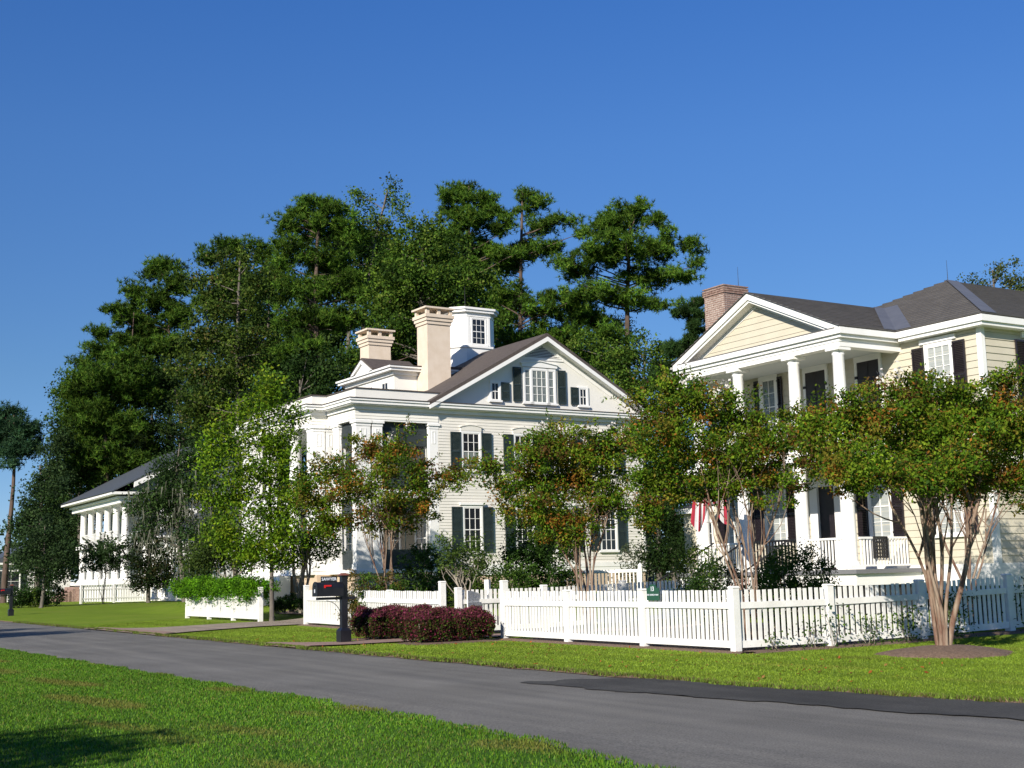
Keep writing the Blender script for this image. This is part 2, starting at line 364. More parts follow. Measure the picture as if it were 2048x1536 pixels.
fence('white picket fence half buried under bright green vine', [[(*fp(s), h) for s, h in ((24.9, 1.2), (27.8, 1.1), (30.7, 1.1), (33.6, 1.1))]])
pa, pb = (-1.45, 32.4), (9.2, 38.8)
lotl = seg(pa, pb, 5, 1.16)
fence('white side fence between the two yards, behind the walk gate', [[(x, y, 1.2) for x, y, h in lotl]], ph=1.1)
# open gate leaf
gp = at(972, 1150, 33.0); gx, gy = gp.x, gp.y
g = thing('garden_gate', 'open shaded picket gate leaf standing between purple hedge and corner fence', 'gate', (gx, gy, LAWNZ(gx, gy)), R(242))
for k in range(9):
    h = .92+.16*math.sin(math.pi*k/16); obj('picket', MB().box(-.045, .045, -.01, .01, .08, h).mesh('picket', 'fence'), g, (.1+k*.1, 0, 0))
MB().box(0, 1.0, .011, .04, .2, .28).build('rail', 'fence', g); MB().box(0, 1.0, .011, .04, .72, .80).build('rail', 'fence', g)
MB().box(-.12, -.01, -.06, .06, 0, 1.34).build('post', 'fence', g)
for n_ in ((15.1, 26.2, 17.4), (15.1, 17.4, 10)): pass
mulch_line(fp(-.3), fp(8.3), .22); mulch_line(fp(11), fp(20.8), .2)
mulch_line((FC.x, FC.y), (FC.x+FV.x*11, FC.y+FV.y*11), .3)

M['mulchd'] = mat('shade_darkened_mulch', (.022, .016, .012), .95, (.06, .042, .03), 20, .8, 50, detail=6)  # mulch colour darkened to stand for the shade behind the fence
def patch(a0, a1, n0, n1):
    rows = []
    for i in range(13):
        r = []
        for j in range(9):
            x, y = lot(a0+(a1-a0)*i/12, n0+(n1-n0)*j/8); e_ = 0 < i < 12 and 0 < j < 8; r.append((x, y, LAWNZ(x, y)+(.035+.01*math.sin(i*2.1+j*1.7) if e_ else -.01)))
        rows.append(r)
    sheet('mulch_bed', rows, 'mulchd')
patch(17.95, 26.2, 15.3, 22.0); patch(28.9, 38, 15.25, 19.8)
# left house fence, far-left fence
def LG(px, Y): p = at(px, 1150, Y); return (p.x, p.y)
A, B = LG(163, 96), LG(352, 101)
fence('white picket fence in front of the white columned house', [seg(A, (A[0]+(B[0]-A[0])*1.35, A[1]+(B[1]-A[1])*1.35), 4, 1.4)], ph=1.32, pick_w=.11, spacing=.19, rail=(.95, 1.06), low=(.3, .4))
fence('distant white picket fence at the far left behind dark shrubs', [seg(LG(25, 125), LG(118, 118), 2, 1.25)], ph=1.2, pick_w=.09, spacing=.2, rail=(.9, 1.0), low=(.3, .4))
# slatted garden screen by the white house
A = LG(1120, 45); B = LG(1277, 44)
g = thing('garden_bench_screen', 'small white slatted screen with a domed post below the white house', 'screen', (A[0], A[1], .45), math.atan2(B[1]-A[1], B[0]-A[0]))
Lg = math.hypot(B[0]-A[0], B[1]-A[1])
MB().box(0, Lg, -.03, .03, 1.05, 1.15).build('rail', 'fence', g); MB().box(0, Lg, -.03, .03, .1, .18).build('rail', 'fence', g)
MB().box(Lg, Lg+.13, -.065, .065, 0, 1.2).lathe(Lg+.065, 0, [(1.2, .06), (1.25, .085), (1.3, .07), (1.34, .02)], 12).build('post', 'fence', g)
for k in range(22):
    x = .06+k*(Lg-.1)/21.; obj('slat', MB().box(-.02, .02, -.01, .01, .15, 1.06).mesh('slat', 'fence'), g, (x, 0, 0))

# ------------------------------------------------------------------ building pieces
def window(root, x, y, z0, w_, h, rz=0, cols=3, rows=(2, 2), pane='glass', shut=None, hood=None, shut_m='shut', case=.09, depth=.05, name='window', sw=None):
    f = MB()
    f.box(-w_/2-case, -w_/2, -depth, .02, z0, z0+h+case); f.box(w_/2, w_/2+case, -depth, .02, z0, z0+h+case); f.box(-w_/2, w_/2, -depth, .02, z0+h, z0+h+case)
    o = f.build(name, 'white', root, loc=(x, y, 0), rz=rz)
    MB().box(-w_/2-case-.05, w_/2+case+.05, -depth-.05, .02, z0-.09, z0-.002).build('sill', 'white', o)
    b = .035; s = MB(); n = sum(rows); m_ = .018; zc = z0; rh = h/n
    d0, d1 = -depth+.012, -.005
    s.box(-w_/2, -w_/2+b, d0, d1, z0, z0+h); s.box(w_/2-b, w_/2, d0, d1, z0, z0+h); s.box(-w_/2+b, w_/2-b, d0, d1, z0+h-b, z0+h); s.box(-w_/2+b, w_/2-b, d0, d1, z0, z0+b)
    for i in range(1, cols): xx = -w_/2+w_*i/cols; s.box(xx-m_/2, xx+m_/2, d0+.004, d1, z0+b, z0+h-b)
    for j in range(1, n):
        zz_ = z0+rh*j; t = b/2 if j == rows[0] else m_/2; s.box(-w_/2+b, w_/2-b, d0+(.001 if j == rows[0] else .006), d1-.002, zz_-t, zz_+t)
    s.build('sash', 'white', o)
    if name == 'window':
        pm = {}
        for j in range(n):
            for i in range(cols):
                m_k = pane[j] if isinstance(pane, (list, tuple)) else pane
                if m_k not in pm:
                    pm[m_k] = MB().add([(0, 0, 0), (w_/cols, 0, 0), (w_/cols, 0, rh), (0, 0, rh)], [(0, 1, 2, 3)]).mesh('pane', m_k)
                obj('pane', pm[m_k], o, (-w_/2+i*w_/cols, -.012+rnd.uniform(-.001, .001), z0+j*rh))
    if hood:
        hb = MB(); W_ = w_/2+case+.06; k = 8
        top = [(W_*(2*i/k-1), z0+h+case+.14 + hood*(1-(2*i/k-1)**2)) for i in range(k+1)]
        hb.prism([(-W_+.05, -depth-.01, z0+h+case+.002)] + [(X, -depth-.01, Z) for X, Z in [(max(-W_+.05, min(W_-.05, a_)), b_) for a_, b_ in top]] + [(W_-.05, -depth-.01, z0+h+case+.002)], (0, depth+.02, 0))
        for i in range(k): hb.prism([(top[i][0], -depth-.04, top[i][1]), (top[i+1][0], -depth-.04, top[i+1][1]), (top[i+1][0], -depth-.04, top[i+1][1]+.035), (top[i][0], -depth-.04, top[i][1]+.035)], (0, depth+.05, 0))
        hb.build('hood', 'clap', o)
    if shut:
        sw = sw or w_*.5
        for sx in ((-1, 1) if shut == 2 else (shut,)):
            shutter(root, o, x, y, z0, sx*(w_/2+case+.012+sw/2), sw, h+.03, rz, shut_m)
    return o
SH = {}
def shutter(root, o, x, y, z0, off, sw, h, rz, m):
    k = (round(sw, 2), round(h, 2), m)
    if k not in SH:
        s = MB(); b = .05; s.box(-sw/2, -sw/2+b, -.045, 0, 0, h); s.box(sw/2-b, sw/2, -.045, 0, 0, h)
        for z_, hh in ((0, .09), (h*.46, .07), (h-.06, .06)): s.box(-sw/2+b, sw/2-b, -.043, -.002, z_, z_+hh)
        z_ = .1
        while z_ < h-.07:
            if not (h*.46-.02 < z_ < h*.46+.07): s.add([(-sw/2+b, -.038, z_), (sw/2-b, -.038, z_), (sw/2-b, -.008, z_+.045), (-sw/2+b, -.008, z_+.045)], [(0, 1, 2, 3)])
            z_ += .05
        for z_ in (.12, h*.5, h-.15): s.box(-.012-sw/2, -sw/2+.03, -.06, -.046, z_, z_+.04)
        SH[k] = s.mesh('shutter', m)
    c, s_ = math.cos(rz), math.sin(rz)
    obj('shutter', SH[k], root, (x + off*c + .03*s_, y + off*s_ - .03*c, z0), rz)
def column(root, x, y, z0, z1, r=.19, r1=.155, m='white', name='column', square_base=True):
    mb = MB(); h = z1-z0
    prof = [(z0+.1, r+.06), (z0+.16, r+.055), (z0+.2, r+.01)] + [(z0+.22+(h-.45)*t, r-(r-r1)*t**1.6) for t in (0, .25, .5, .75, 1)] + [(z1-.2, r1+.02), (z1-.17, r1+.02), (z1-.165, r1), (z1-.12, r1+.01), (z1-.09, r1+.06)]
    mb.lathe(x, y, prof, 24); mb.box(x-r-.08, x+r+.08, y-r-.08, y+r+.08, z0, z0+.1); mb.box(x-r1-.09, x+r1+.09, y-r1-.09, y+r1+.09, z1-.09, z1)
    return mb.build(name, m, root)
def slab(mb, poly, th):   # thickened flat polygon (downwards)
    return mb.prism([(p[0], p[1], p[2]-th) for p in poly], (0, 0, th))
def balustrade(root, a, b, h=.85, step=.125, m='white', name='railing', z_lo=.1):
    a, b = Vector(a), Vector(b); d = b-a; L_ = d.length; o = MB().bar(a+Vector((0, 0, h)), b+Vector((0, 0, h)), .09, .06).build(name, m, root); MB().bar(a+Vector((0, 0, z_lo)), b+Vector((0, 0, z_lo)), .06, .05).build('bottom_rail', m, o)
    n = int(L_/step); me = MB().box(-.02, .02, -.02, .02, z_lo+.026, h-.031).mesh('baluster', m)
    for k in range(n):
        p = a + d*((k+.5)/n); obj('baluster', me, o, p)
    return o

# ------------------------------------------------------------------ white house  (local x = depth from street front, y = along the street)
W = thing('white_house', 'large white clapboard house with two tan chimneys, cupola and two-storey porch', 'house', (-6.36, 52, 0), R(33))
FR = 12.5; BACK = 14.65; PX = 3.45      # PX: depth of the porch
up = (0, 0, 1)
def wallrect(mb, axis, c, a0, a1, z0, z1, exposure=.125, th=.02, nrm=-1):
    if axis == 'y': mb.lap([(a0, c, z0), (a1, c, z0), (a1, c, z1), (a0, c, z1)], (0, nrm, 0), up, exposure, th, t0=z0)
    else: mb.lap([(c, a1, z0), (c, a0, z0), (c, a0, z1), (c, a1, z1)], (nrm, 0, 0), up, exposure, th, t0=z0)
# body
MB().box(3.85, BACK-.02, .02, FR-.02, 1.9, 8.7).build('body', 'clap', W)
mb = MB(); wallrect(mb, 'y', .02, 3.85, BACK-.1, 2.0, 8.28); mb.build('side_siding', 'clap', W, kind='stuff')
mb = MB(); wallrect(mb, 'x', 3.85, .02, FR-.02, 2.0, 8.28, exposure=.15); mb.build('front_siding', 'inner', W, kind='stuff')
MB().box(BACK-.14, BACK+.02, -.025, .03, 1.9, 8.3).build('corner_board', 'white', W)
MB().box(3.46, BACK+.02, -.04, .03, 1.8, 2.0).box(3.46, BACK, -.02, .0, 1.55, 1.8).build('water_table', 'white', W)
MB().box(3.5, BACK-.05, .03, FR-.05, .2, 1.9).box(.15, 3.5, .05, 2.4, .2, 1.72).box(-.6, 3.5, 2.4, 10.1, .2, 1.72).box(.15, 3.5, 10.1, FR-.05, .2, 1.72).build('foundation', 'found', W)
# porch floors / ceilings
def plan(z0, z1, e=0.):    # footprint of the stepped porch, grown by e
    return [(-e, -e), (3.9, -e), (3.9, FR+e), (-e, FR+e), (-e, 9.9+e), (-.75-e, 9.9+e), (-.75-e, 2.6-e), (-e, 2.6-e)]
def slabplan(mb, z0, z1, e, x1=3.9):
    p = [(min(x, x1) if x > 3 else x, y, z0) for x, y in plan(0, 0, e)]; return mb.prism(p, (0, 0, z1-z0))
slabplan(MB(), 1.72, 1.86, .06).build('porch_floor', 'white', W)
slabplan(MB(), 4.72, 5.08, .02).build('upper_floor', 'white', W)
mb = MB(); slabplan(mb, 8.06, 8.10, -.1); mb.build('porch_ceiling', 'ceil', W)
# entablature ring around the porch (beam with clapboard face), one mesh per run
def beam(mb, x0, x1, y0, y1, z0=7.86, z1=8.3): mb.box(x0, x1, y0, y1, z0, z1)
mb = MB(); beam(mb, 0, 3.85, 0, .3); beam(mb, 0, .3, .3, 2.6); beam(mb, -.75, -.45, 2.6, 9.9); beam(mb, -.45, 0.3, 2.6, 2.9); beam(mb, -.45, .3, 9.6, 9.9); beam(mb, 0, .3, 9.9, FR); beam(mb, .3, 3.85, FR-.3, FR)
mb.build('porch_beam', 'white', W)
mb = MB(); wallrect(mb, 'y', -.002, 0, 3.85, 7.93, 8.28); wallrect(mb, 'x', -.002, 0, 2.6, 7.93, 8.28); wallrect(mb, 'x', -.752, 2.6, 9.9, 7.93, 8.28); wallrect(mb, 'y', 2.598, -.75, 0, 7.93, 8.28); mb.build('beam_siding', 'gablew', W, kind='stuff')
# cornice + parapet following the plan
def ring(mb, e, z0, z1, t):   # vertical band of thickness t at outline grown by e; closes at x = BACK on the sides
    P = [(BACK+e, -e), (-e, -e), (-e, 2.6-e), (-.75-e, 2.6-e), (-.75-e, 9.9+e), (-e, 9.9+e), (-e, FR+e), (BACK+e, FR+e)]
    for i in range(len(P)-1):
        (xa, ya), (xb, yb) = P[i], P[i+1]; x0, x1, y0, y1 = min(xa, xb), max(xa, xb), min(ya, yb), max(ya, yb)
        if i in (0, 2): mb.box(x0+(0 if i == 0 else t), x1, y0, y0+t, z0, z1)
        elif i in (4, 6): mb.box(x0+(0 if i == 6 else t), x1, y0-t, y0, z0, z1)
        else: mb.box(x0, x0+t, y0+(t if i != 3 else 0)-(0), y1-(t if i == 5 else 0), z0, z1)
mb = MB(); ring(mb, .36, 8.5, 8.62, .5); ring(mb, .41, 8.62, 8.7, .5); ring(mb, .1, 8.3, 8.5, .2); ring(mb, .3, 8.46, 8.498, .3); mb.build('cornice', 'white', W)
mb = MB(); ring(mb, .44, 8.702, 8.73, .6); mb.build('cornice_flashing', 'roofw', W)
mb = MB()
for (x0, x1, y0, y1) in ((.05, 3.95, .05, .3), (.05, .3, .3, 2.75), (-.65, -.4, 2.75, 9.75), (-.4, .3, 2.75, 3.0), (-.4, .3, 9.5, 9.75), (.05, .3, 9.75, FR-.3), (.05, 3.95, FR-.3, FR-.05)): mb.box(x0, x1, y0, y1, 8.73, 9.16)
mb.build('parapet', 'gablew', W)
mb = MB()
for (x0, x1, y0, y1) in ((.0, 3.99, .0, .35), (.0, .35, .35, 2.7), (-.7, -.35, 2.7, 9.8), (-.35, .35, 2.7, 3.05), (-.35, .35, 9.45, 9.8), (.0, .35, 9.8, FR-.35), (.0, 3.99, FR-.35, FR)): mb.box(x0, x1, y0, y1, 9.162, 9.2)
mb.build('parapet_cap', 'roofw', W)
slabplan(MB(), 8.74, 8.8, -.32, 4.6).build('porch_roof', 'roofw', W)
# pilasters (with recessed panel at the head)
def pilaster(x0, x1, y0, y1, z0=1.86, z1=7.86, face='y'):
    mb = MB().box(x0, x1, y0, y1, z0, z1-.22); mb.box(x0-.03, x1+.03, y0-.03, y1+.03, z0, z0+.25)
    mb.box(x0-.02, x1+.02, y0-.02, y1+.02, z1-.22, z1-.1); mb.box(x0-.07, x1+.07, y0-.07, y1+.07, z1-.1, z1-.002)
    w_ = (x1-x0)
    for zt in (z1-.35, 4.6):
        for dz, hh in ((0, .03), (-.5, .03)): mb.box(x0+w_*.3, x1-w_*.3, y0-.012, y0, zt+dz, zt+dz+hh)
        mb.box(x0+w_*.3, x0+w_*.37, y0-.012, y0, zt-.47, zt); mb.box(x1-w_*.37, x1-w_*.3, y0-.012, y0, zt-.47, zt)
    mb.build('pilaster', 'white', W)
pilaster(.06, .70, .03, .40); pilaster(.80, 1.24, .03, .40); pilaster(3.42, 3.84, .012, .35)
pilaster(.06, .38, 1.66, 2.22); pilaster(-.70, -.15, 2.55, 3.15); pilaster(-.10, .3, 2.55, 2.95)
pilaster(.06, .38, 10.2, 10.8); pilaster(-.70, -.15, 9.35, 9.92); pilaster(.06, .5, 12.0, 12.47); pilaster(.8, 1.24, 12.1, 12.47)
for yy in (4.95, 7.5): column(W, -.42, yy, 1.86, 7.86, .3, .24)
# screens and roller blinds in the porch openings
for (x0, x1, y0, y1) in ((1.24, 3.42, .2, .22), (.2, .22, .42, 1.66), (.2, .22, 10.8, 12.0)):
    for z0, z1, bl in ((5.08, 7.86, .95), (1.86, 4.72, .55)):
        MB().box(x0, x1, y0+.03, y1+.03, z1-bl, z1).build('roller_blind', 'screen', W)
        f = MB(); e = .035
        if x1-x0 > .1:
            for xx in (x0, (x0+x1)/2, x1-e): f.box(xx, xx+e, y0, y1, z0, z1-bl if False else z1-.001)
            f.box(x0+e, x1-e, y0, y1, z0+.75, z0+.8); f.box(x0+e, x1-e, y0, y1, z0, z0+.06)
            MB().box(x0, x1, y0+.005, y1-.005, z0+.06, z0+.75).build('kick_panel', 'screen', W)
        else:
            for yy in (y0, (y0+y1)/2, y1-e): f.box(x0, x1, yy, yy+e, z0, z1-.001)
            f.box(x0, x1, y0+e, y1-e, z0+.75, z0+.8)
            MB().box(x0+.005, x1-.005, y0, y1, z0+.06, z0+.75).build('kick_panel', 'screen', W)
        f.build('screen_frame', 'shut', W)
# windows on porch inner wall, dark doors
for yy in (1.5, 3.9, 6.25, 8.6, 11.0):
    for z0 in (2.1, 5.3): window(W, 3.82, yy, z0, .9, 2.1, -R(90), 2, (2, 2))
# side windows
wd = .82
for (xc, z0, hh, sh_, hood, pn) in ((5.42, 5.95, 1.57, 2, .1, ['glassc', 'glassc', 'glass', 'glass']), (8.05, 5.95, 1.57, 2, .1, ['glassc', 'glassc', 'glass', 'glass']), (10.1, 5.95, 1.57, 2, .1, 'glass'), (12.55, 5.95, 1.57, 2, .1, 'glass'),
                                 (5.42, 2.52, 1.85, 2, 0, 'glass'), (8.05, 2.52, 1.85, 2, 0, 'glass'), (10.1, 2.52, 1.85, 2, 0, 'glass'), (12.55, 2.52, 1.85, 2, 0, 'glass')):
    window(W, xc, 0, z0, wd, hh, 0, 3, (2, 2), pn, sh_, hood, sw=.5)
    if not hood:
        MB().box(xc-.62, xc+.62, -.1, -.01, z0+hh+.11, z0+hh+.2).box(xc-.58, xc+.58, -.07, -.01, z0+hh+.092, z0+hh+.11).build('lintel', 'white', W)
# gable
SL = .558; RZ = 12.08; RX = 9.25
gz = lambda x: RZ - SL*abs(x-RX)
xl, xr = RX-(RZ-8.75)/SL+.0, RX+(RZ-8.75)/SL
MB().prism([(xl, .06, 8.73), (xr, .06, 8.73), (RX, .06, RZ-.12)], (0, FR-.12, 0)).build('gable', 'gablew', W)
def roofplane(xa, xb):
    th = .16; s_ = 1 if xb > xa else -1
    mb = MB(); mb.prism([(xa, -.42, gz(xa)+.02), (xb, -.42, gz(xb)+.02), (xb, -.42, gz(xb)+.02-th), (xa, -.42, gz(xa)+.02-th)], (0, FR+.84, 0)); return mb.build('roof', 'roofw', W)
roofplane(xl-.05, RX); roofplane(xr+.3, RX)
for xe in (xl-.05, xr+.3):     # rake boards
    n_ = 1 if xe > RX else -1
    mb = MB(); a, b = (xe, gz(xe)-.145), (RX, gz(RX)-.145)
    mb.prism([(a[0], -.44, a[1]), (b[0], -.44, b[1]), (b[0], -.44, b[1]-.2), (a[0]-n_*.0, -.44, a[1]-.16)], (0, .06, 0))
    mb.prism([(a[0]-n_*.2, -.379, a[1]-.03+SL*.2), (b[0], -.379, b[1]-.03), (b[0], -.379, b[1]-.10), (a[0]-n_*.3, -.379, a[1]-.10+SL*.3)], (0, .43, 0))
    mb.prism([(a[0]-n_*.5, .03, a[1]-.1+SL*.5), (b[0], .03, b[1]-.1), (b[0], .03, b[1]-.36), (a[0]-n_*.8, .03, a[1]-.36+SL*.8)], (0, .03, 0))
    mb.build('rake_board', 'white', W)
# triangular louvred vent
vt = MB(); vx0, vx1, vzb, vza = 8.2, 10.3, 11.06, 11.55
mb = MB().prism([(vx0-.1, .02, vzb-.12), (vx1+.1, .02, vzb-.12), (vx1+.1, .02, vzb-.02), (vx0-.1, .02, vzb-.02)], (0, .04, 0)); v_ = mb.build('gable_vent', 'white', W)
MB().add([(vx0, .055, vzb), (vx1, .055, vzb), (RX, .055, vza+.05)], [(0, 1, 2)]).build('backing', 'dark', v_)
for k in range(7):
    z_ = vzb+.01+k*.068; hw = (vx1-vx0)/2*(1-(z_-vzb)/(vza-vzb+.03)); cx = RX
    MB().add([(cx-hw, .01, z_), (cx+hw, .01, z_), (cx+hw, .05, z_+.045), (cx-hw, .05, z_+.045)], [(0, 1, 2, 3)]).build('slat', 'white', v_)
# gable windows: triple centre, two small
gzb = 9.02
pk = window(W, 9.05, .05, gzb, .78, 1.45, 0, 3, (2, 2), 'glassc', None)
for xc in (8.42, 9.68): window(W, xc, .05, gzb, .3, 1.45, 0, 1, (2, 2), 'glassc', None)
MB().prism([(8.1, -.03, 10.6), (10.0, -.03, 10.6), (10.0, -.03, 10.72), (9.05, -.03, 10.86), (8.1, -.03, 10.72)], (0, .08, 0)).prism([(8.05, -.08, 10.72), (9.05, -.08, 10.86), (10.05, -.08, 10.72), (10.05, -.08, 10.76), (9.05, -.08, 10.9), (8.05, -.08, 10.76)], (0, .13, 0)).build('lintel', 'white', W)
for x_ in (7.86, 10.24): shutter(W, None, x_, .05, gzb, 0, .44, 1.52, 0, 'shut')
window(W, 6.72, .05, gzb, .38, .76, 0, 2, (1, 1), 'glass', None); window(W, 11.42, .05, gzb, .38, .76, 0, 2, (1, 1), 'glass', None)
for x_ in (7.24, 10.93): shutter(W, None, x_, .05, gzb, 0, .42, .8, 0, 'shut')
# attic block on the street side with three windows
MB().box(3.85, 6.6, 3.9, 8.65, 8.8, 10.62).build('attic_block', 'gablew', W)
MB().box(3.5, 6.9, 3.55, 9.0, 10.66, 10.78).box(3.42, 6.98, 3.47, 9.08, 10.78, 10.86).box(3.75, 6.7, 3.8, 8.75, 10.5, 10.66).build('attic_cornice', 'white', W)
MB().prism([(3.42, 3.45, 10.862), (7.2, 3.45, 10.862), (7.2, 3.45, 11.0)], (0, 5.65, 0)).build('attic_roof', 'roofw', W)
for yy in (4.75, 6.27, 7.8): window(W, 3.85, yy, 9.3, .62, .95, -R(90), 2, (1, 1), 'glass', None)
MB().prism([(3.46, 5.3, 10.87), (3.46, 7.25, 10.87), (3.46, 6.27, 11.42)], (.12, 0, 0)).build('pediment', 'white', W)
MB().prism([(3.4, 5.15, 10.88), (3.4, 6.27, 11.5), (3.4, 7.4, 10.88), (3.4, 7.4, 10.97), (3.4, 6.27, 11.6), (3.4, 5.15, 10.97)], (2.5, 0, 0)).build('pediment_roof', 'roofw', W)
MB().prism([(3.36, 5.2, 10.87), (3.36, 6.27, 11.48), (3.36, 7.34, 10.87), (3.36, 7.1, 10.87), (3.36, 6.27, 11.32), (3.36, 5.44, 10.87)], (.1, 0, 0)).build('pediment_moulding', 'white', W)
for y0 in (2.9, 8.7):
    c = MB().box(5.02, 6.2, y0, y0+.95, 8.9, 12.75).build('chimney', 'stucco', W)
    MB().box(4.97, 6.25, y0-.05, y0+1.0, 12.75, 12.9).box(4.92, 6.3, y0-.1, y0+1.05, 12.9, 13.05).box(4.87, 6.35, y0-.15, y0+1.1, 13.05, 13.2).build('chimney_collar', 'stucco', c)
    for x_ in (4.95, 5.52, 6.13):
        for y_ in (y0-.08, y0+.88): MB().box(x_, x_+.15, y_, y_+.15, 13.2, 13.45).build('chimney_pier', 'stucco', c)
    MB().box(4.84, 6.38, y0-.18, y0+1.13, 13.45, 13.53).build('chimney_slab', 'stucco', c)
MB().box(4.1, 4.6, 3.0, 3.5, 8.8, 9.02).build('roof_hatch', 'roofw', W)
# cupola: square with chamfered corners
CX, CY, CH, CC = 9.1, 6.35, 1.18, .52
def octo(e, z): h = CH+e; c = CC; return [(CX-h+c, CY-h, z), (CX+h-c, CY-h, z), (CX+h, CY-h+c, z), (CX+h, CY+h-c, z), (CX+h-c, CY+h, z), (CX-h+c, CY+h, z), (CX-h, CY+h-c, z), (CX-h, CY-h+c, z)]
mb = MB(); mb.prism(octo(.0, 12.4), (0, 0, 1.62)); cup = mb.build('cupola', 'white', W)
MB().prism(octo(.04, 10.4), (0, 0, 1.92)).build('cupola_base', 'white', cup)
MB().prism(octo(.1, 12.3), (0, 0, .1)).build('cupola_sill', 'white', cup)
MB().prism(octo(.03, 13.82), (0, 0, .04)).build('cupola_band', 'white', cup)
mb = MB().prism(octo(.14, 14.02), (0, 0, .12)); mb.prism(octo(.2, 14.14), (0, 0, .1)); mb.build('cupola_cornice', 'white', cup)
mb = MB(); o_ = octo(.2, 14.241); mb.add(o_ + [(CX, CY, 14.45)], [(i, (i+1) % 8, 8) for i in range(8)]); mb.build('cupola_roof', 'roofw', cup)
for (x_, y_, rz) in ((CX, CY-CH, 0), (CX-CH, CY, -R(90)), (CX+CH, CY, R(90)), (CX, CY+CH, R(180))):
    window(W, x_, y_, 12.48, .74, 1.24, rz, 3, (2, 2), 'glass', None, depth=.035, case=.06)
    for s_ in (-1, 1):
        px_, py_ = x_+math.cos(rz)*s_*.56, y_+math.sin(rz)*s_*.56
        obj('cupola_pilaster', MB().box(-.07, .07, -.03, .0, 12.42, 13.8).mesh('cupola_pilaster', 'white'), cup, (px_, py_, 0), rz)
MB().tube([(CX-.2, CY-.3, 14.4), (CX-.2, CY-.3, 15.5)], [.015, .006], 5).build('lightning_rod', 'iron', W)
MB().lathe(4.4, 3.2, [(8.85, .1), (9.25, .1), (9.28, .14), (9.34, .02)], 10).build('vent_pipe', 'white', W)
# front steps
mb = MB()
for k in range(7): mb.box(-1.0-.3*(k+1), -.81 - .0 if k == 0 else -1.0-.3*k, 4.6, 7.9, .3, 1.7-.2*k)
mb.build('front_steps', 'white', W)

# ------------------------------------------------------------------ yellow house
Yh = thing('yellow_house', 'pale yellow clapboard house with a columned portico, brick chimney and grey roof', 'house', (12.76, 36, 0), R(31.7))
Y0, Y1, YB = -.53, 11.1, 14.0; EZ = 8.3; PIT = .452
MB().box(.02, YB, Y0+.02, Y1-.02, 1.3, 8.05).build('body', 'yellow', Yh)
def boards(name, poly, nrm, exposure, th, m, parent, t0=None, uvec=up):
    for b in bands(poly, uvec, exposure, t0):
        MB().lapband(b, nrm, uvec, th).build(name, m, parent)
EXP = .2
boards('siding_board', [(0.015, Y1, 1.5), (0.015, Y0+.12, 1.5), (0.015, Y0+.12, 8.03), (0.015, Y1, 8.03)], (-1, 0, 0), EXP, .028, 'yellow', Yh)
boards('siding_board', [(.12, Y0+.015, 1.5), (YB, Y0+.015, 1.5), (YB, Y0+.015, 8.03), (.12, Y0+.015, 8.03)], (0, -1, 0), EXP, .028, 'yellow', Yh)
MB().box(-.025, .13, Y0-.03, Y0+.13, 1.2, 8.03).build('corner_board', 'white', Yh)
MB().box(-.02, YB, Y0-.02, Y1, .9, 1.5).build('foundation_band', 'white', Yh)
# hip roof over the main block
e = .37; ax, ay, az = 5.82, (Y0+Y1)/2, EZ + PIT*((Y1-Y0)/2+e)
c00, c01, c10, c11 = (-e, Y0-e, EZ), (-e, Y1+e, EZ), (YB+e, Y0-e, EZ), (YB+e, Y1+e, EZ); apx = (ax, ay, az); rb = (YB-3, ay, az)
def roofcourses(name, poly, m='roofy', exposure=.27, th=.035):
    a, b, c = [Vector(p) for p in poly[:3]]; n = (b-a).cross(c-a).normalized()
    if n.z < 0: n = -n
    upv = (Vector((0, 0, 1)) - n*n.z).normalized(); mb = MB(); mb.lap(poly, n, upv, exposure, th, .004); 
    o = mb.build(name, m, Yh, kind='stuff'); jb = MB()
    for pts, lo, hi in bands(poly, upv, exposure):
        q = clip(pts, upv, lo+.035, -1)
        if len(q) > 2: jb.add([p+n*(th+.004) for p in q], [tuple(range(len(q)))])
    jb.build('course_strips', 'course_strip', Yh, kind='stuff'); return o  # thin dark strip along the lower edge of each course
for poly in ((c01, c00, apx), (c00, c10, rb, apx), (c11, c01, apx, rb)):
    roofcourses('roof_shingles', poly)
MB().add([c00, c10, c11, c01, apx, rb], [(0, 4, 3), (0, 1, 5, 4), (2, 3, 4, 5), (1, 2, 5)]).build('roof', 'roofy', Yh)
# hip flashing strip and valley strips
def strip3(a, b, wv, th, name, m):
    a, b, wv = Vector(a), Vector(b), Vector(wv); MB().prism([a, b, b+wv, a+wv], th).build(name, m, Yh)
sn = Vector((0, -PIT, 1)).normalized(); strip3(Vector(c00)+sn*.045, Vector(apx)+sn*.045, (.62, 0, 0), sn*.012, 'hip_flashing', 'flash')
# portico
PYa, PYb = 2.15, 9.75; PM = (PYa+PYb)/2; PXF = -2.65; PZ = EZ + PIT*(PYb-PYa)/2
xv = lambda z: -e + (z-EZ)/PIT         # where the main front slope reaches height z
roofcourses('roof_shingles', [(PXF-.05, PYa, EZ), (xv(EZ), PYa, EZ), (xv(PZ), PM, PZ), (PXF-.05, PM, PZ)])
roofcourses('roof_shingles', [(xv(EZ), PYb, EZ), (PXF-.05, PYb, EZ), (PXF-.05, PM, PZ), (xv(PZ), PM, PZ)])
MB().add([(PXF-.04, PYa, EZ), (xv(EZ), PYa, EZ), (xv(PZ), PM, PZ), (PXF-.04, PM, PZ), (PXF-.04, PYb, EZ), (xv(EZ), PYb, EZ)], [(0, 1, 2, 3), (5, 4, 3, 2)]).build('portico_roof', 'roofy', Yh)
pn = Vector((0, -PIT, 1)).normalized(); mn = Vector((-PIT, 0, 1)).normalized()
strip3(Vector((xv(EZ)-.5, PYa, EZ))+pn*.045, Vector((xv(PZ)-.5, PM, PZ))+pn*.045, (.5, 0, 0), pn*.01, 'valley_flashing', 'flash')
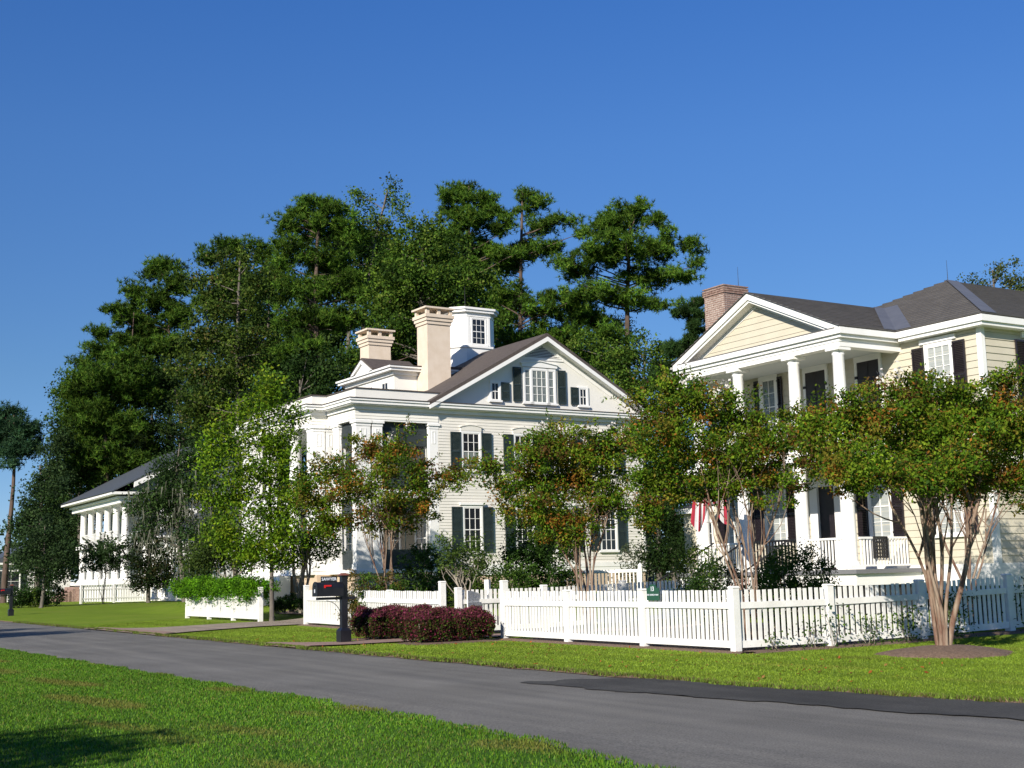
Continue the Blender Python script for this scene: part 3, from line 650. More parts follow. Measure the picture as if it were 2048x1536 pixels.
strip3(Vector((xv(EZ), PYa, EZ))+mn*.045, Vector((xv(PZ), PM, PZ))+mn*.045, (0, -.6, 0), mn*.01, 'valley_flashing', 'flash')
# box gutters / cornices
def run(x0, x1, y0, y1):
    pass
mb = MB()
# main front (right of portico), side, portico side, portico front
mb.box(-e, -e+.25, Y0-e, PYa, EZ-.2, EZ-.02); mb.box(-e+.25, YB, Y0-e, Y0-e+.25, EZ-.2, EZ-.02)
mb.box(-e+.06, .02, Y0-e+.06, PYa-.02, EZ-.3, EZ-.2); mb.box(.02, YB, Y0-e+.06, Y0, EZ-.3, EZ-.2)
mb.box(-e, -e+.25, PYb, Y1+e, EZ-.2, EZ-.02); mb.box(-e+.06, .02, PYb, Y1+e-.06, EZ-.3, EZ-.2)
mb.build('cornice', 'white', Yh)
mb = MB(); mb.box(PXF, -e-.001, PYa, PYa+.22, EZ-.2, EZ-.02); mb.box(PXF, -e-.001, PYb-.22, PYb, EZ-.2, EZ-.02); mb.box(PXF, PXF+.22, PYa+.22, PYb-.22, EZ-.2, EZ-.04)
mb.box(PXF+.08, -.02, PYa+.08, PYa+.4, EZ-.3, EZ-.2); mb.box(PXF+.08, -.02, PYb-.4, PYb-.08, EZ-.3, EZ-.2); mb.box(PXF+.08, PXF+.4, PYa+.4, PYb-.4, EZ-.3, EZ-.2); mb.build('portico_cornice', 'white', Yh)
mb = MB(); bx0, bx1 = PXF+.15, PXF+.48
mb.box(bx0, bx1, PYa+.2, PYb-.2, 7.76, EZ-.3); mb.box(bx1, 0, PYa+.2, PYa+.52, 7.76, EZ-.3); mb.box(bx1, 0, PYb-.52, PYb-.2, 7.76, EZ-.3); mb.box(bx0-.02, bx1+.02, PYa+.18, PYb-.18, 7.9, 7.93)
mb.build('portico_beam', 'white', Yh)
MB().box(bx1, 0, PYa+.5, PYb-.5, 7.86, 7.9).build('portico_ceiling', 'ceil', Yh)
MB().box(PXF+.0, -e, PYa+.22, PYb-.22, EZ-.04, EZ-.005).build('pediment_flashing', 'roofy', Yh)
# raking cornice + tympanum boards
tx = PXF+.42
for s_, ye in ((1, PYa), (-1, PYb)):
    zf = lambda y: EZ + PIT*abs(y-ye)
    mb = MB()
    mb.prism([(PXF, ye, EZ-.02), (PXF, PM, PZ-.02), (PXF, PM, PZ-.22), (PXF, ye+s_*.35, EZ-.06)], (.2, 0, 0))
    mb.prism([(PXF+.06, ye+s_*.3, zf(ye+s_*.3)-.2), (PXF+.06, PM, PZ-.2), (PXF+.06, PM, PZ-.3), (PXF+.06, ye+s_*.5, zf(ye+s_*.5)-.3)], (tx-PXF-.08, 0, 0))
    mb.prism([(tx-.03, ye+s_*.75, zf(ye+s_*.75)-.28), (tx-.03, PM, PZ-.28), (tx-.03, PM, PZ-.42), (tx-.03, ye+s_*1.05, zf(ye+s_*1.05)-.42)], (.03, 0, 0))
    mb.build('raking_cornice', 'white', Yh)
MB().prism([(tx+.01, PYa+.3, EZ-.02), (tx+.01, PYb-.3, EZ-.02), (tx+.01, PM, PZ-.2)], (.06, 0, 0)).build('tympanum', 'yellow', Yh)
boards('tympanum_board', [(tx, PYb-.8, EZ), (tx, PYa+.8, EZ), (tx, PM, PZ-.36)], (-1, 0, 0), .2, .02, 'yellow', Yh)
for yy in (2.62, 4.45, 6.95, 8.95): column(Yh, -2.3, yy, 1.45, 7.76, .205, .165)
# decks
MB().box(PXF-.1, .0, PYa-.15, PYb+.15, 1.3, 1.42).build('porch_deck', 'deck', Yh)
MB().box(PXF-.02, 0, PYa-.05, PYb+.05, .98, 1.3).build('deck_fascia', 'white', Yh)
MB().box(PXF+.05, -.05, PYa+.05, PYb-.05, .1, .98).build('crawl_space', 'dark', Yh)
MB().box(PXF+.12, 0, PYa+.2, PYb-.2, 4.55, 4.8).build('balcony_floor', 'white', Yh)
for (y0, y1) in ((2.85, 4.25), (4.68, 6.72), (7.18, 8.72)):
    balustrade(Yh, (-2.3, y0, 4.8), (-2.3, y1, 4.8), .88)
balustrade(Yh, (-2.3, 2.85, 1.42), (-2.3, 4.25, 1.42), .88); balustrade(Yh, (-2.3, 7.18, 1.42), (-2.3, 8.72, 1.42), .88)
balustrade(Yh, (-2.05, 2.5, 1.42), (-.05, 2.5, 1.42), .88); balustrade(Yh, (-2.05, 2.5, 4.8), (-.05, 2.5, 4.8), .88)
# front-wall windows and doors
nR = -R(90)
window(Yh, 0, .94, 5.88, .84, 1.84, nR, 3, (3, 3), 'blind', 2, None, 'black', sw=.42)
window(Yh, 0, .94, 2.34, .84, 1.84, nR, 3, (3, 3), 'blind', 2, None, 'black', sw=.42)
window(Yh, 0, 3.5, 2.34, .76, 1.84, nR, 2, (2, 2), 'blind', 2, None, 'black', sw=.42)
window(Yh, 0, 7.98, 2.34, .9, 1.84, nR, 3, (3, 3), 'blind', 2, None, 'black', sw=.45)
window(Yh, 0, 9.95, 2.34, .8, 1.84, nR, 3, (3, 3), 'blind', 2, None, 'black', sw=.4)
window(Yh, 0, 8.03, 5.88, .62, 1.84, nR, 2, (2, 2), 'glassc', 2, None, 'black', sw=.2, case=.14)
window(Yh, 0, 10.2, 5.88, .8, 1.84, nR, 2, (2, 2), 'glassc', None)
for z_ in (7.72, ): MB().box(-.075, .03, .3, 1.58, 7.82, 7.96).build('lintel', 'white', Yh)
for yy in (3.62, 5.85):       # closed black shutter doors onto the balcony
    f = MB(); z0, z1 = 4.8, 7.68
    f.box(-.06, .02, yy-.54, yy-.44, z0, z1); f.box(-.06, .02, yy+.44, yy+.54, z0, z1); f.box(-.07, .02, yy-.54, yy+.54, z1, z1+.2); d = f.build('balcony_door', 'white', Yh)
    for s_ in (-1, 1):
        MB().box(-.05, -.01, yy+(s_*.22-.21), yy+(s_*.22+.21), z0, z1).build('door_leaf', 'black', d)
        MB().box(-.085, -.06, yy+s_*.47-.05, yy+s_*.47+.05, z1-.5, z1-.42).build('hinge', 'black', d)
f = MB(); f.box(-.12, .02, 4.95, 5.28, 1.42, 4.0); f.box(-.12, .02, 6.0, 6.33, 1.42, 4.0); f.box(-.16, .02, 4.9, 6.38, 4.0, 4.3); d = f.build('front_door', 'white', Yh)
MB().box(-.03, .0, 5.28, 6.0, 1.42, 4.0).build('door_leaf', 'black', d)
# side wall windows (facing the camera right of the corner)
window(Yh, 2.42, Y0, 5.88, .95, 1.84, 0, 3, (3, 3), 'blind', -1, None, 'black', sw=.45); MB().box(1.7, 3.1, Y0-.075, Y0, 7.82, 7.99).build('lintel', 'white', Yh)
window(Yh, 2.42, Y0, 2.1, .95, 2.1, 0, 3, (3, 3), 'glass', -1, None, 'black', sw=.45)
window(Yh, 5.2, Y0, 5.88, .95, 1.84, 0, 3, (3, 3), 'blind', 2, None, 'black', sw=.45); window(Yh, 5.2, Y0, 2.1, .95, 2.1, 0, 3, (3, 3), 'glass', 2, None, 'black', sw=.45)
sp_ = MB().box(1.05, 6, Y0-1.1, Y0-.03, 1.25, 1.45).build('side_deck', 'deck', Yh)
MB().box(1.05, 6, Y0-1.12, Y0-1.1, .9, 1.25).build('side_deck_fascia', 'white', Yh)
balustrade(Yh, (1.25, Y0-1.05, 1.45), (5.9, Y0-1.05, 1.45), .88)
MB().box(.95, 1.15, Y0-1.12, Y0-.92, 1.45, 4.2).box(3.4, 3.6, Y0-1.12, Y0-.92, 1.45, 4.2).build('side_post', 'white', Yh)
MB().box(.8, 6, Y0-1.3, Y0-.03, 4.2, 4.45).build('side_porch_roof', 'white', Yh)
# front steps of brick with iron rails
mb = MB()
for k in range(6): mb.box(PXF-.12-.3*(k+1), PXF-.12-.3*k, 4.9, 6.6, .2, 1.25-.18*k)
mb.build('brick_steps', brickmat('brick_step', (.30, .16, .11), (.36, .22, .16), (.4, .36, .3), 4.5), Yh)
for y_ in (4.6, 6.6):
    MB().box(PXF-2.0, PXF-.12, y_, y_+.3, .2, .78).box(PXF-.5, PXF-.12, y_, y_+.3, .78, 1.05).build('brick_cheek_wall', brickmat('brick_cheek', (.30, .17, .12), (.38, .25, .19), (.45, .4, .34), 4.5), Yh)
for y_ in (4.75, 6.75, 8.2):
    a, b = Vector((PXF-2.3, y_, 1.15)), Vector((PXF+.1, y_, 2.35)); o = MB().bar(a, b, .04).bar(a-Vector((0, 0, .75)), b-Vector((0, 0, .85)), .025).build('iron_rail', 'iron', Yh)
    for k in range(16):
        p = a+(b-a)*((k+.5)/16); obj('iron_baluster', MB().box(-.01, .01, -.01, .01, -.8, 0).mesh('iron_baluster', 'iron'), o, p)
# iron rail panel on porch between columns B and C, porch chair
balustrade(Yh, (-2.3, 6.65, 1.42), (-2.3, 4.75, 1.42), .9, .13, 'iron', 'iron_panel')
# brick chimney: core of mortar with raised bricks
cx0, cx1, cy0, cy1, cz0, cz1 = .95, 2.05, 11.13, 12.2, 4.0, 11.7
ch = MB().box(cx0, cx1, cy0, cy1, cz0, cz1-.02).build('brick_chimney', 'mortar', Yh)
mb = MB(); bl, bh, g_ = .22, .056, .022; z_ = 7.6; r_ = 0
while z_ < cz1-.05:
    big = .04 if z_ > cz1-.3 else 0
    for (ax_, c, a0, a1, sgn) in (('x', cx0, cy0, cy1, -1), ('y', cy0, cx0, cx1, -1), ('x', cx1, cy0, cy1, 1), ('y', cy1, cx0, cx1, 1)):
        t = a0-big - (bl/2 if r_ % 2 else 0)
        while t < a1+big:
            t0, t1 = max(a0-big, t), min(a1+big, t+bl-g_)
            if t1-t0 > .03:
                o_ = .012+big+rnd.uniform(0, .006)
                if ax_ == 'x': mb.box(min(c, c+sgn*o_), max(c, c+sgn*o_), t0, t1, z_, z_+bh)
                else: mb.box(t0, t1, min(c, c+sgn*o_), max(c, c+sgn*o_), z_, z_+bh)
            t += bl
    z_ += bh+g_; r_ += 1
mb.build('bricks', 'brick', ch, kind='stuff')
MB().box(cx0-.05, cx1+.05, cy0-.05, cy1+.05, cz1-.02, cz1+.02).build('chimney_cap', 'brick', ch)
MB().tube([(cx0+.9, cy0+.2, cz1), (cx0+.9, cy0+.2, cz1+.8)], [.012, .005], 5).build('lightning_rod', 'iron', ch)
MB().tube([(ax+.1, ay, az), (ax+.1, ay, az+.75)], [.012, .005], 5).build('lightning_rod', 'iron', Yh)
# low left wing
MB().box(.5, 5, 11.12, 13.4, .3, 3.55).build('left_wing', 'yellow', Yh)
MB().box(.3, 5.1, 11.12, 13.6, 3.55, 3.75).build('wing_cornice', 'white', Yh)
MB().prism([(.25, 11.12, 3.76), (5.1, 11.12, 3.76), (5.1, 11.12, 5.0)], (0, 2.5, 0)).build('wing_roof', 'roofy', Yh)
window(Yh, .5, 12.2, 1.6, .8, 1.6, nR, 2, (2, 2), 'glass', None)

# ------------------------------------------------------------------ white columned house on the left
Lh = thing('columned_house', 'white temple-like house with six tall columns and slate blue roof, far left', 'house', (-30.2, 100, 0), R(31))
lx = .35
MB().box(3.2, 16, .6, 16.2, .3, 8.2).build('body', 'clap', Lh)
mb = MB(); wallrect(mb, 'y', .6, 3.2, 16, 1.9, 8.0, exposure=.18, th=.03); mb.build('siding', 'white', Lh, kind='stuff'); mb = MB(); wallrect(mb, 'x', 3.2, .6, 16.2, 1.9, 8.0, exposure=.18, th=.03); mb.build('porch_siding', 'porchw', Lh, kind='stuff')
MB().box(-.1, 3.2, .3, 16.4, 1.6, 1.9).build('porch_floor', 'white', Lh)
MB().box(.2, 3.2, .6, 16.2, .1, 1.6).build('foundation', 'white', Lh)
for k in range(6): column(Lh, .55, .95+k*2.78, 1.9, 7.8, .29, .25)
MB().box(-.1, 3.4, .2, 16.5, 7.8, 8.15).box(-.3, 3.6, 0, 16.7, 8.15, 8.3).build('entablature', 'white', Lh)
MB().box(3.6, 16.2, .35, 16.5, 7.8, 8.25).build('side_cornice', 'white', Lh)
MB().box(-.9, 17, -.5, 17.2, 8.42, 8.62).build('cornice', 'white', Lh)
rz_ = 8.62; rh_ = 4.7; rx_ = 8.1
MB().prism([(-1.0, -.55, rz_), (rx_, -.55, rz_+rh_), (rx_, -.55, rz_+rh_-.2), (-.9, -.55, rz_-.05)], (0, 17.8, 0)).prism([(17.1, -.55, rz_), (rx_, -.55, rz_+rh_), (rx_, -.55, rz_+rh_-.2), (17, -.55, rz_-.05)], (0, 17.8, 0)).build('roof', 'roofl', Lh)
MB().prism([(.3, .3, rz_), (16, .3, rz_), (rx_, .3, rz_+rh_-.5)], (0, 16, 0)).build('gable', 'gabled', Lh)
MB().prism([(.8, -.6, rz_+.75), (rx_, -.6, rz_+rh_-.22), (rx_, -.6, rz_+rh_-.6), (.8, -.6, rz_+.35)], (0, .2, 0)).build('rake_board', 'white', Lh)
for k in range(4): window(Lh, 3.2, 2.5+k*3.6, 2.1, 1.1, 2.2, -R(90), 2, (2, 2), 'glass', 2, None, 'shut', sw=.5)
for xx in (5.5, 9, 12.5):
    for z0 in (2.3, 5.4): window(Lh, xx, .6, z0, 1.0, 1.8, 0, 2, (2, 2), 'glass', 2, None, 'shut', sw=.5)
MB().box(-.05, 3.2, 1.2, 14.9, 4.6, 4.85).build('balcony', 'white', Lh); balustrade(Lh, (.1, 13.8, 4.85), (.1, 1.6, 4.85), .9, .3)
mb = MB()
for k in range(7): mb.box(-.3-.3*(k+1), -.1-.3*k, 13, 16.4, .1, 1.5-.2*k)
mb.build('front_steps', 'brick', Lh)
# lower wing with its own roof, seen through the oak
MB().box(2.5, 14, -6.5, .58, .3, 5.2).build('side_wing', 'white', Lh)
MB().prism([(1.9, -7, 5.2), (8, -7, 8.0), (14.4, -7, 5.2), (14.4, -7, 5.05), (1.9, -7, 5.05)], (0, 7.4, 0)).build('wing_roof', 'roofl', Lh)
for k in range(3): column(Lh, 1.7, -6.2+k*2.8, .4, 4.9, .22, .18)
MB().box(1.4, 2.5, -6.6, .5, 4.9, 5.04).build('wing_beam', 'white', Lh)
# tiny cottage at the left border
p = at(-14, 1150, 122)
Ch = thing('cottage', 'low pale cottage with green window at the far left border', 'house', (p.x, p.y, 0), R(31))
MB().box(0, 7, 0, 8, .2, 3.9).build('wall', 'white', Ch); MB().prism([(-.5, -.5, 3.9), (3.5, -.5, 5.6), (7.5, -.5, 3.9)], (0, 9, 0)).build('roof', 'roofl', Ch)
MB().box(-.5, 7.5, -.55, -.4, 3.7, 3.88).build('eave', 'white', Ch); window(Ch, 1.6, 0, 1.2, 1.5, 1.9, 0, 2, (1, 1), 'glass', 2, None, 'shut', sw=.5); window(Ch, 4.6, 0, 1.2, 1.2, 1.9, 0, 2, (1, 1), 'glass')

# ------------------------------------------------------------------ mailboxes, sign, flag
def text_obj(s, size, m, parent, loc, rot, name='lettering'):
    cu = bpy.data.curves.new(name, 'FONT'); cu.body = s; cu.size = size; cu.extrude = .001; cu.align_x = 'CENTER'; cu.align_y = 'CENTER'; cu.resolution_u = 2; cu.offset = size*.012
    t = bpy.data.objects.new('tmp', cu); col.objects.link(t); dg = bpy.context.evaluated_depsgraph_get()
    me = bpy.data.meshes.new_from_object(t.evaluated_get(dg)); bpy.data.objects.remove(t); me.materials.clear(); me.materials.append(M[m])
    o = obj(name, me, parent, loc); o.rotation_euler = rot; return o
def mailbox(x, y, z, label, full=True):
    g = thing('mailbox', label, 'mailbox', (x, y, z), R(31)+R(180), 'black mailboxes on posts')   # local +x points at the road
    MB().box(-.07, .07, -.07, .07, 0, 1.52).build('post', 'mail', g)
    MB().box(-.13, .13, -.13, .13, 0, .3).frustum(-.13, .13, -.13, .13, .3, .36, .05).build('base', 'mail', g)
    MB().box(-.09, .09, -.09, .09, 1.52, 1.545).build('cap_trim', 'mail', g)
    mb = MB(); mb.frustum(-.115, .115, -.115, .115, 1.545, 1.6, .07); mb.build('cap', 'copper', g)
    n = 14; prof = [(.14, 1.08), (.14, 1.26)] + [(.14*math.cos(math.pi*k/n), 1.26+.14*math.sin(math.pi*k/n)) for k in range(1, n)] + [(-.14, 1.26), (-.14, 1.08)]
    MB().prism([(.06, a, b) for a, b in prof], (.62, 0, 0)).build('box', 'mail', g)
    MB().prism([(.68, a*1.05, 1.08+(b-1.08)*1.04) for a, b in prof], (.03, 0, 0)).box(.71, .73, -.03, .03, 1.3, 1.33).build('door', 'mail', g)
    MB().box(-.28, .66, -.05, .05, 1.0, 1.06).build('arm', 'mail', g)
    pts = [(.07+.42*math.sin(t), 0, .58+.42*math.cos(t)) for t in np.linspace(1.57, .1, 10)]; MB().tube([(.07, 0, .6)] + [(.07+.38*(1-math.cos(t)), 0, .6+.38*math.sin(t)) for t in np.linspace(.1, 1.5, 9)], [.008]*10, 5).build('bracket', 'iron', g)
    MB().box(.36, .54, .141, .149, 1.3, 1.335).box(.5, .54, .141, .149, 1.27, 1.3).build('flag', 'red', g)
    if full:
        pl = MB().box(.16, .56, -.006, .006, 1.40, 1.53).build('name_plate', 'mail', g)
        text_obj('SAWYER', .095, 'letter', pl, (.36, .008, 1.465), (R(90), 0, R(180)))
        text_obj('8', .12, 'letter', g, (.712, 0, 1.2), (R(90), 0, R(90)), 'number')
    return g
mailbox(-3.98, 30.2, .03, 'near black mailbox with copper post cap, beside the purple hedge')
p = at(24, 1150, 68); mailbox(p.x, p.y, .08, 'distant black mailbox at the left edge of the far lawn', False)
s_ = 2.25; sx, sy = fp(s_+.05)
nrm = Vector((-math.cos(R(30)), -math.sin(R(30)), 0))
sg = thing('address_sign', 'small green address sign with rounded top hung on the corner picket fence', 'sign', (sx+nrm.x*.06, sy+nrm.y*.06, LAWNZ(sx, sy)), R(-60))
MB().box(-.19, .19, -.012, .012, .90, 1.13).prism([(-.12+.24*k/10, -.012, 1.13+.0) for k in (0, 10)] + [(.11*math.cos(math.pi*k/10), -.012, 1.13+.07*math.sin(math.pi*k/10)) for k in range(0, 11)], (0, .024, 0)).build('board', 'sign', sg)
text_obj('13', .12, 'letter', sg, (0, -.016, 1.11), (R(90), 0, 0), 'number'); text_obj('OAK CHURCH WAY', .042, 'letter', sg, (0, -.016, 1.0), (R(90), 0, 0))
# national flag hanging from a column of the portico (column A side)
fl = thing('flag', 'striped red and white flag with blue canton hanging beside a portico column', 'flag')
p0 = at(1392, 972, 38.6); q0 = at(1452, 1005, 39.6)
fc = at(1415, 980, 38.4); mats = [mat('flag_red', (.30, .012, .03), .8), mat('flag_white', (.55, .53, .52), .8), mat('flag_blue', (.015, .025, .14), .8)]
nx_, nz_ = 52, 26; V_ = []; Fc = []; mi = []
for j in range(nz_+1):
    for i in range(nx_+1):
        u_, t_ = i/nx_, j/nz_; wv = .12*math.sin(u_*15+1.5*t_)*(.3+.7*t_)
        V_.append((fc.x + (u_-.4)*.9*(1-.25*t_) - .3*t_*.8 + .35*u_*t_, fc.y+wv+.1*math.cos(u_*23), fc.z+.25 - 1.45*t_*(.8+.25*math.sin(u_*8)) + .25*u_))
for j in range(nz_):
    for i in range(nx_): Fc.append((j*(nx_+1)+i, j*(nx_+1)+i+1, (j+1)*(nx_+1)+i+1, (j+1)*(nx_+1)+i)); mi.append(2 if (i < 28 and j < 9) else (int(i/4) % 2))
mf = MB(); mf.add(V_, Fc, True); me = mf.mesh('cloth', None)
for m_ in mats: me.materials.append(m_)
me.polygons.foreach_set('material_index', mi); obj('cloth', me, fl)
MB().tube([(fc.x-.5, fc.y-.3, fc.z+.15), (fc.x+.8, fc.y+.4, fc.z+.75)], [.014, .014], 6).build('pole', 'white', fl)
# pierced black panel hung on the side railing of the porch
cpos = Vector((12.76, 36, 0)) + Vector((math.cos(R(31.7)), math.sin(R(31.7)), 0))*(-1.27) + Vector((-math.sin(R(31.7)), math.cos(R(31.7)), 0))*2.43
pc = thing('metal_panel', 'small pierced black metal panel hung on the portico side railing', 'panel', (cpos.x, cpos.y, 1.72), R(31.7))
for k in range(6): MB().box(-.25+.092*k, -.21+.092*k, -.012, .012, 0, .56).build('bar', 'iron', pc)
for k in range(6): MB().box(-.25, .25, -.016, -.0125, .02+.1*k, .062+.1*k).build('crossbar', 'iron', pc)
MB().box(-.27, -.25, -.03, .05, .0, .62).box(.25, .27, -.03, .05, .0, .62).box(-.25, .25, -.03, .05, .58, .62).build('frame', 'iron', pc)

# ------------------------------------------------------------------ vegetation
rng = np.random.default_rng(11)
def npmesh(name, V, nf, k, colr, m, smooth=False):   # V: (nf*k,3) unshared polygons of k corners
    me = bpy.data.meshes.new(name); me.vertices.add(len(V)); me.vertices.foreach_set('co', V.astype(np.float32).ravel())
    me.loops.add(len(V)); me.loops.foreach_set('vertex_index', np.arange(len(V), dtype=np.int32))
    me.polygons.add(nf); me.polygons.foreach_set('loop_start', np.arange(0, nf*k, k, dtype=np.int32)); me.polygons.foreach_set('loop_total', np.full(nf, k, dtype=np.int32))
    at_ = me.color_attributes.new('Col', 'FLOAT_COLOR', 'POINT')
    at_.data.foreach_set('color', np.concatenate([np.repeat(colr, k, axis=0), np.ones((len(V), 1))], axis=1).astype(np.float32).ravel())
    me.update(calc_edges=True); me.materials.append(M[m]); return me
def pick_cols(n, pal, wts, jit=.18):
    pal = np.array(pal); i = rng.choice(len(pal), n, p=np.array(wts)/sum(wts)); c = pal[i]
    return np.clip(c*(1+rng.normal(0, jit, (n, 1))), .003, 1)
def unit(v): return v/np.maximum(1e-6, np.linalg.norm(v, axis=1, keepdims=True))
def clump_points(blobs, nclump, per, csize, shell=.55, flat=1.0):
    """blobs: (centre, (rx, ry, rz)); clumps sit mostly near the blob surface; returns points and clump ids"""
    vol = np.array([b[1][0]*b[1][1]*b[1][2] for b in blobs])**.75; vol = vol/vol.sum(); P = []; ids = []; k = 0; C_ = []
    for b, v in zip(blobs, vol):
        n = max(3, int(round(nclump*v))); d = unit(rng.normal(size=(n, 3))); r = (shell + (1-shell)*rng.random((n, 1))**.6)*np.where(rng.random((n, 1)) < .25, rng.random((n, 1)), 1)
        c = np.array(b[0]) + d*r*np.array(b[1]); C_.append(c)
        for j in range(n):
            m_ = max(2, int(per*rng.uniform(.5, 1.5))); s = csize*rng.uniform(.6, 1.35)
            P.append(c[j] + unit(rng.normal(size=(m_, 3)))*(rng.random((m_, 1))**.6)*s*np.array([1, 1, flat])*.95 + rng.normal(size=(m_, 3))*s*.08); ids.append(np.full(m_, k)); k += 1
    return np.concatenate(P), np.concatenate(ids), np.concatenate(C_)
def leaf_mesh(name, P, ids, size, pal, wts, m='leaf', upb=.5, aspect=.5, cjit=.22):
    n = len(P); nr = unit(rng.normal(size=(n, 3)) + np.array([-.25, -.35, upb])); t = unit(np.cross(nr, rng.normal(size=(n, 3)))); b = np.cross(nr, t)
    L_ = size*rng.uniform(.6, 1.3, (n, 1)); w_ = L_*aspect
    V = np.stack([P - t*L_*.5, P + b*w_*.5 - t*L_*.05, P + t*L_*.5 - nr*L_*.12, P - b*w_*.5 - t*L_*.05], axis=1).reshape(-1, 3)
    cj = rng.normal(0, cjit, ids.max()+1)[ids][:, None]; ck = rng.random(ids.max()+1)
    pal = np.array(pal); w0 = np.cumsum(np.array(wts)/sum(wts)); base_i = np.searchsorted(w0, ck)[ids]; own = np.searchsorted(w0, rng.random(n)); ix = np.where(rng.random(n) < .6, base_i, own)
    colr = np.clip(pal[np.minimum(ix, len(pal)-1)]*(1+cj)*(1+rng.normal(0, .15, (n, 1))), .004, 1)
    return npmesh(name, V, n, 4, colr, m)
def needle_mesh(name, P, ids, length, pal, wts, per=9, width=.05):
    n = len(P); base = np.repeat(P, per, axis=0); ii = np.repeat(ids, per); N = len(base)
    d = unit(rng.normal(size=(N, 3)) + np.array([0, 0, .75])); s = unit(np.cross(d, rng.normal(size=(N, 3))))*width*.5
    L_ = length*rng.uniform(.7, 1.25, (N, 1)); V = np.stack([base-s, base+s, base+d*L_+s*.5, base+d*L_-s*.5], axis=1)[:, :3].reshape(-1, 3) if False else np.stack([base-s, base+s, base+d*L_], axis=1).reshape(-1, 3)
    cj = rng.normal(0, .3, ids.max()+1)[ii][:, None]; colr = np.clip(pick_cols(N, pal, wts, .15)*(1+cj), .004, 1)
    return npmesh(name, V, N, 3, colr, 'needle')
def limb(mb, a, b, r0, r1, bend=.12, seg=5, n=5):
    a, b = Vector(a), Vector(b); L_ = (b-a).length; pts = []; rad = []
    off = Vector((rnd.gauss(0, 1), rnd.gauss(0, 1), rnd.gauss(0, .6)))*bend*L_; off2 = Vector((rnd.gauss(0, 1), rnd.gauss(0, 1), rnd.gauss(0, .6)))*bend*L_*.4
    for i in range(seg+1):
        t = i/seg; pts.append(a+(b-a)*t+off*math.sin(math.pi*t)*.6+off2*math.sin(2*math.pi*t)*.5); rad.append(r0+(r1-r0)*t)
    mb.tube(pts, rad, n); return pts
def shift(blobs, o): return [((c[0]-o.x, c[1]-o.y, c[2]-o.z), r) for c, r in blobs]
def px_blobs(spec, Y, depth=.8, dy=None):          # (px, py, rx_px, rz_px[, y offset]) -> metres at distance Y
    out = []
    for b in spec:
        px, py, rx, rz = b[:4]; oy = b[4] if len(b) > 4 else rnd.uniform(-.5, .5)*rx/FPX*Y*.8
        p = at(px, py, Y+oy); out.append((tuple(p), (rx/FPX*Y, rx/FPX*Y*depth, rz/FPX*Y)))
    return out
G1, G2, G3, G4 = (.05, .11, .012), (.09, .17, .016), (.028, .066, .011), (.14, .19, .022)
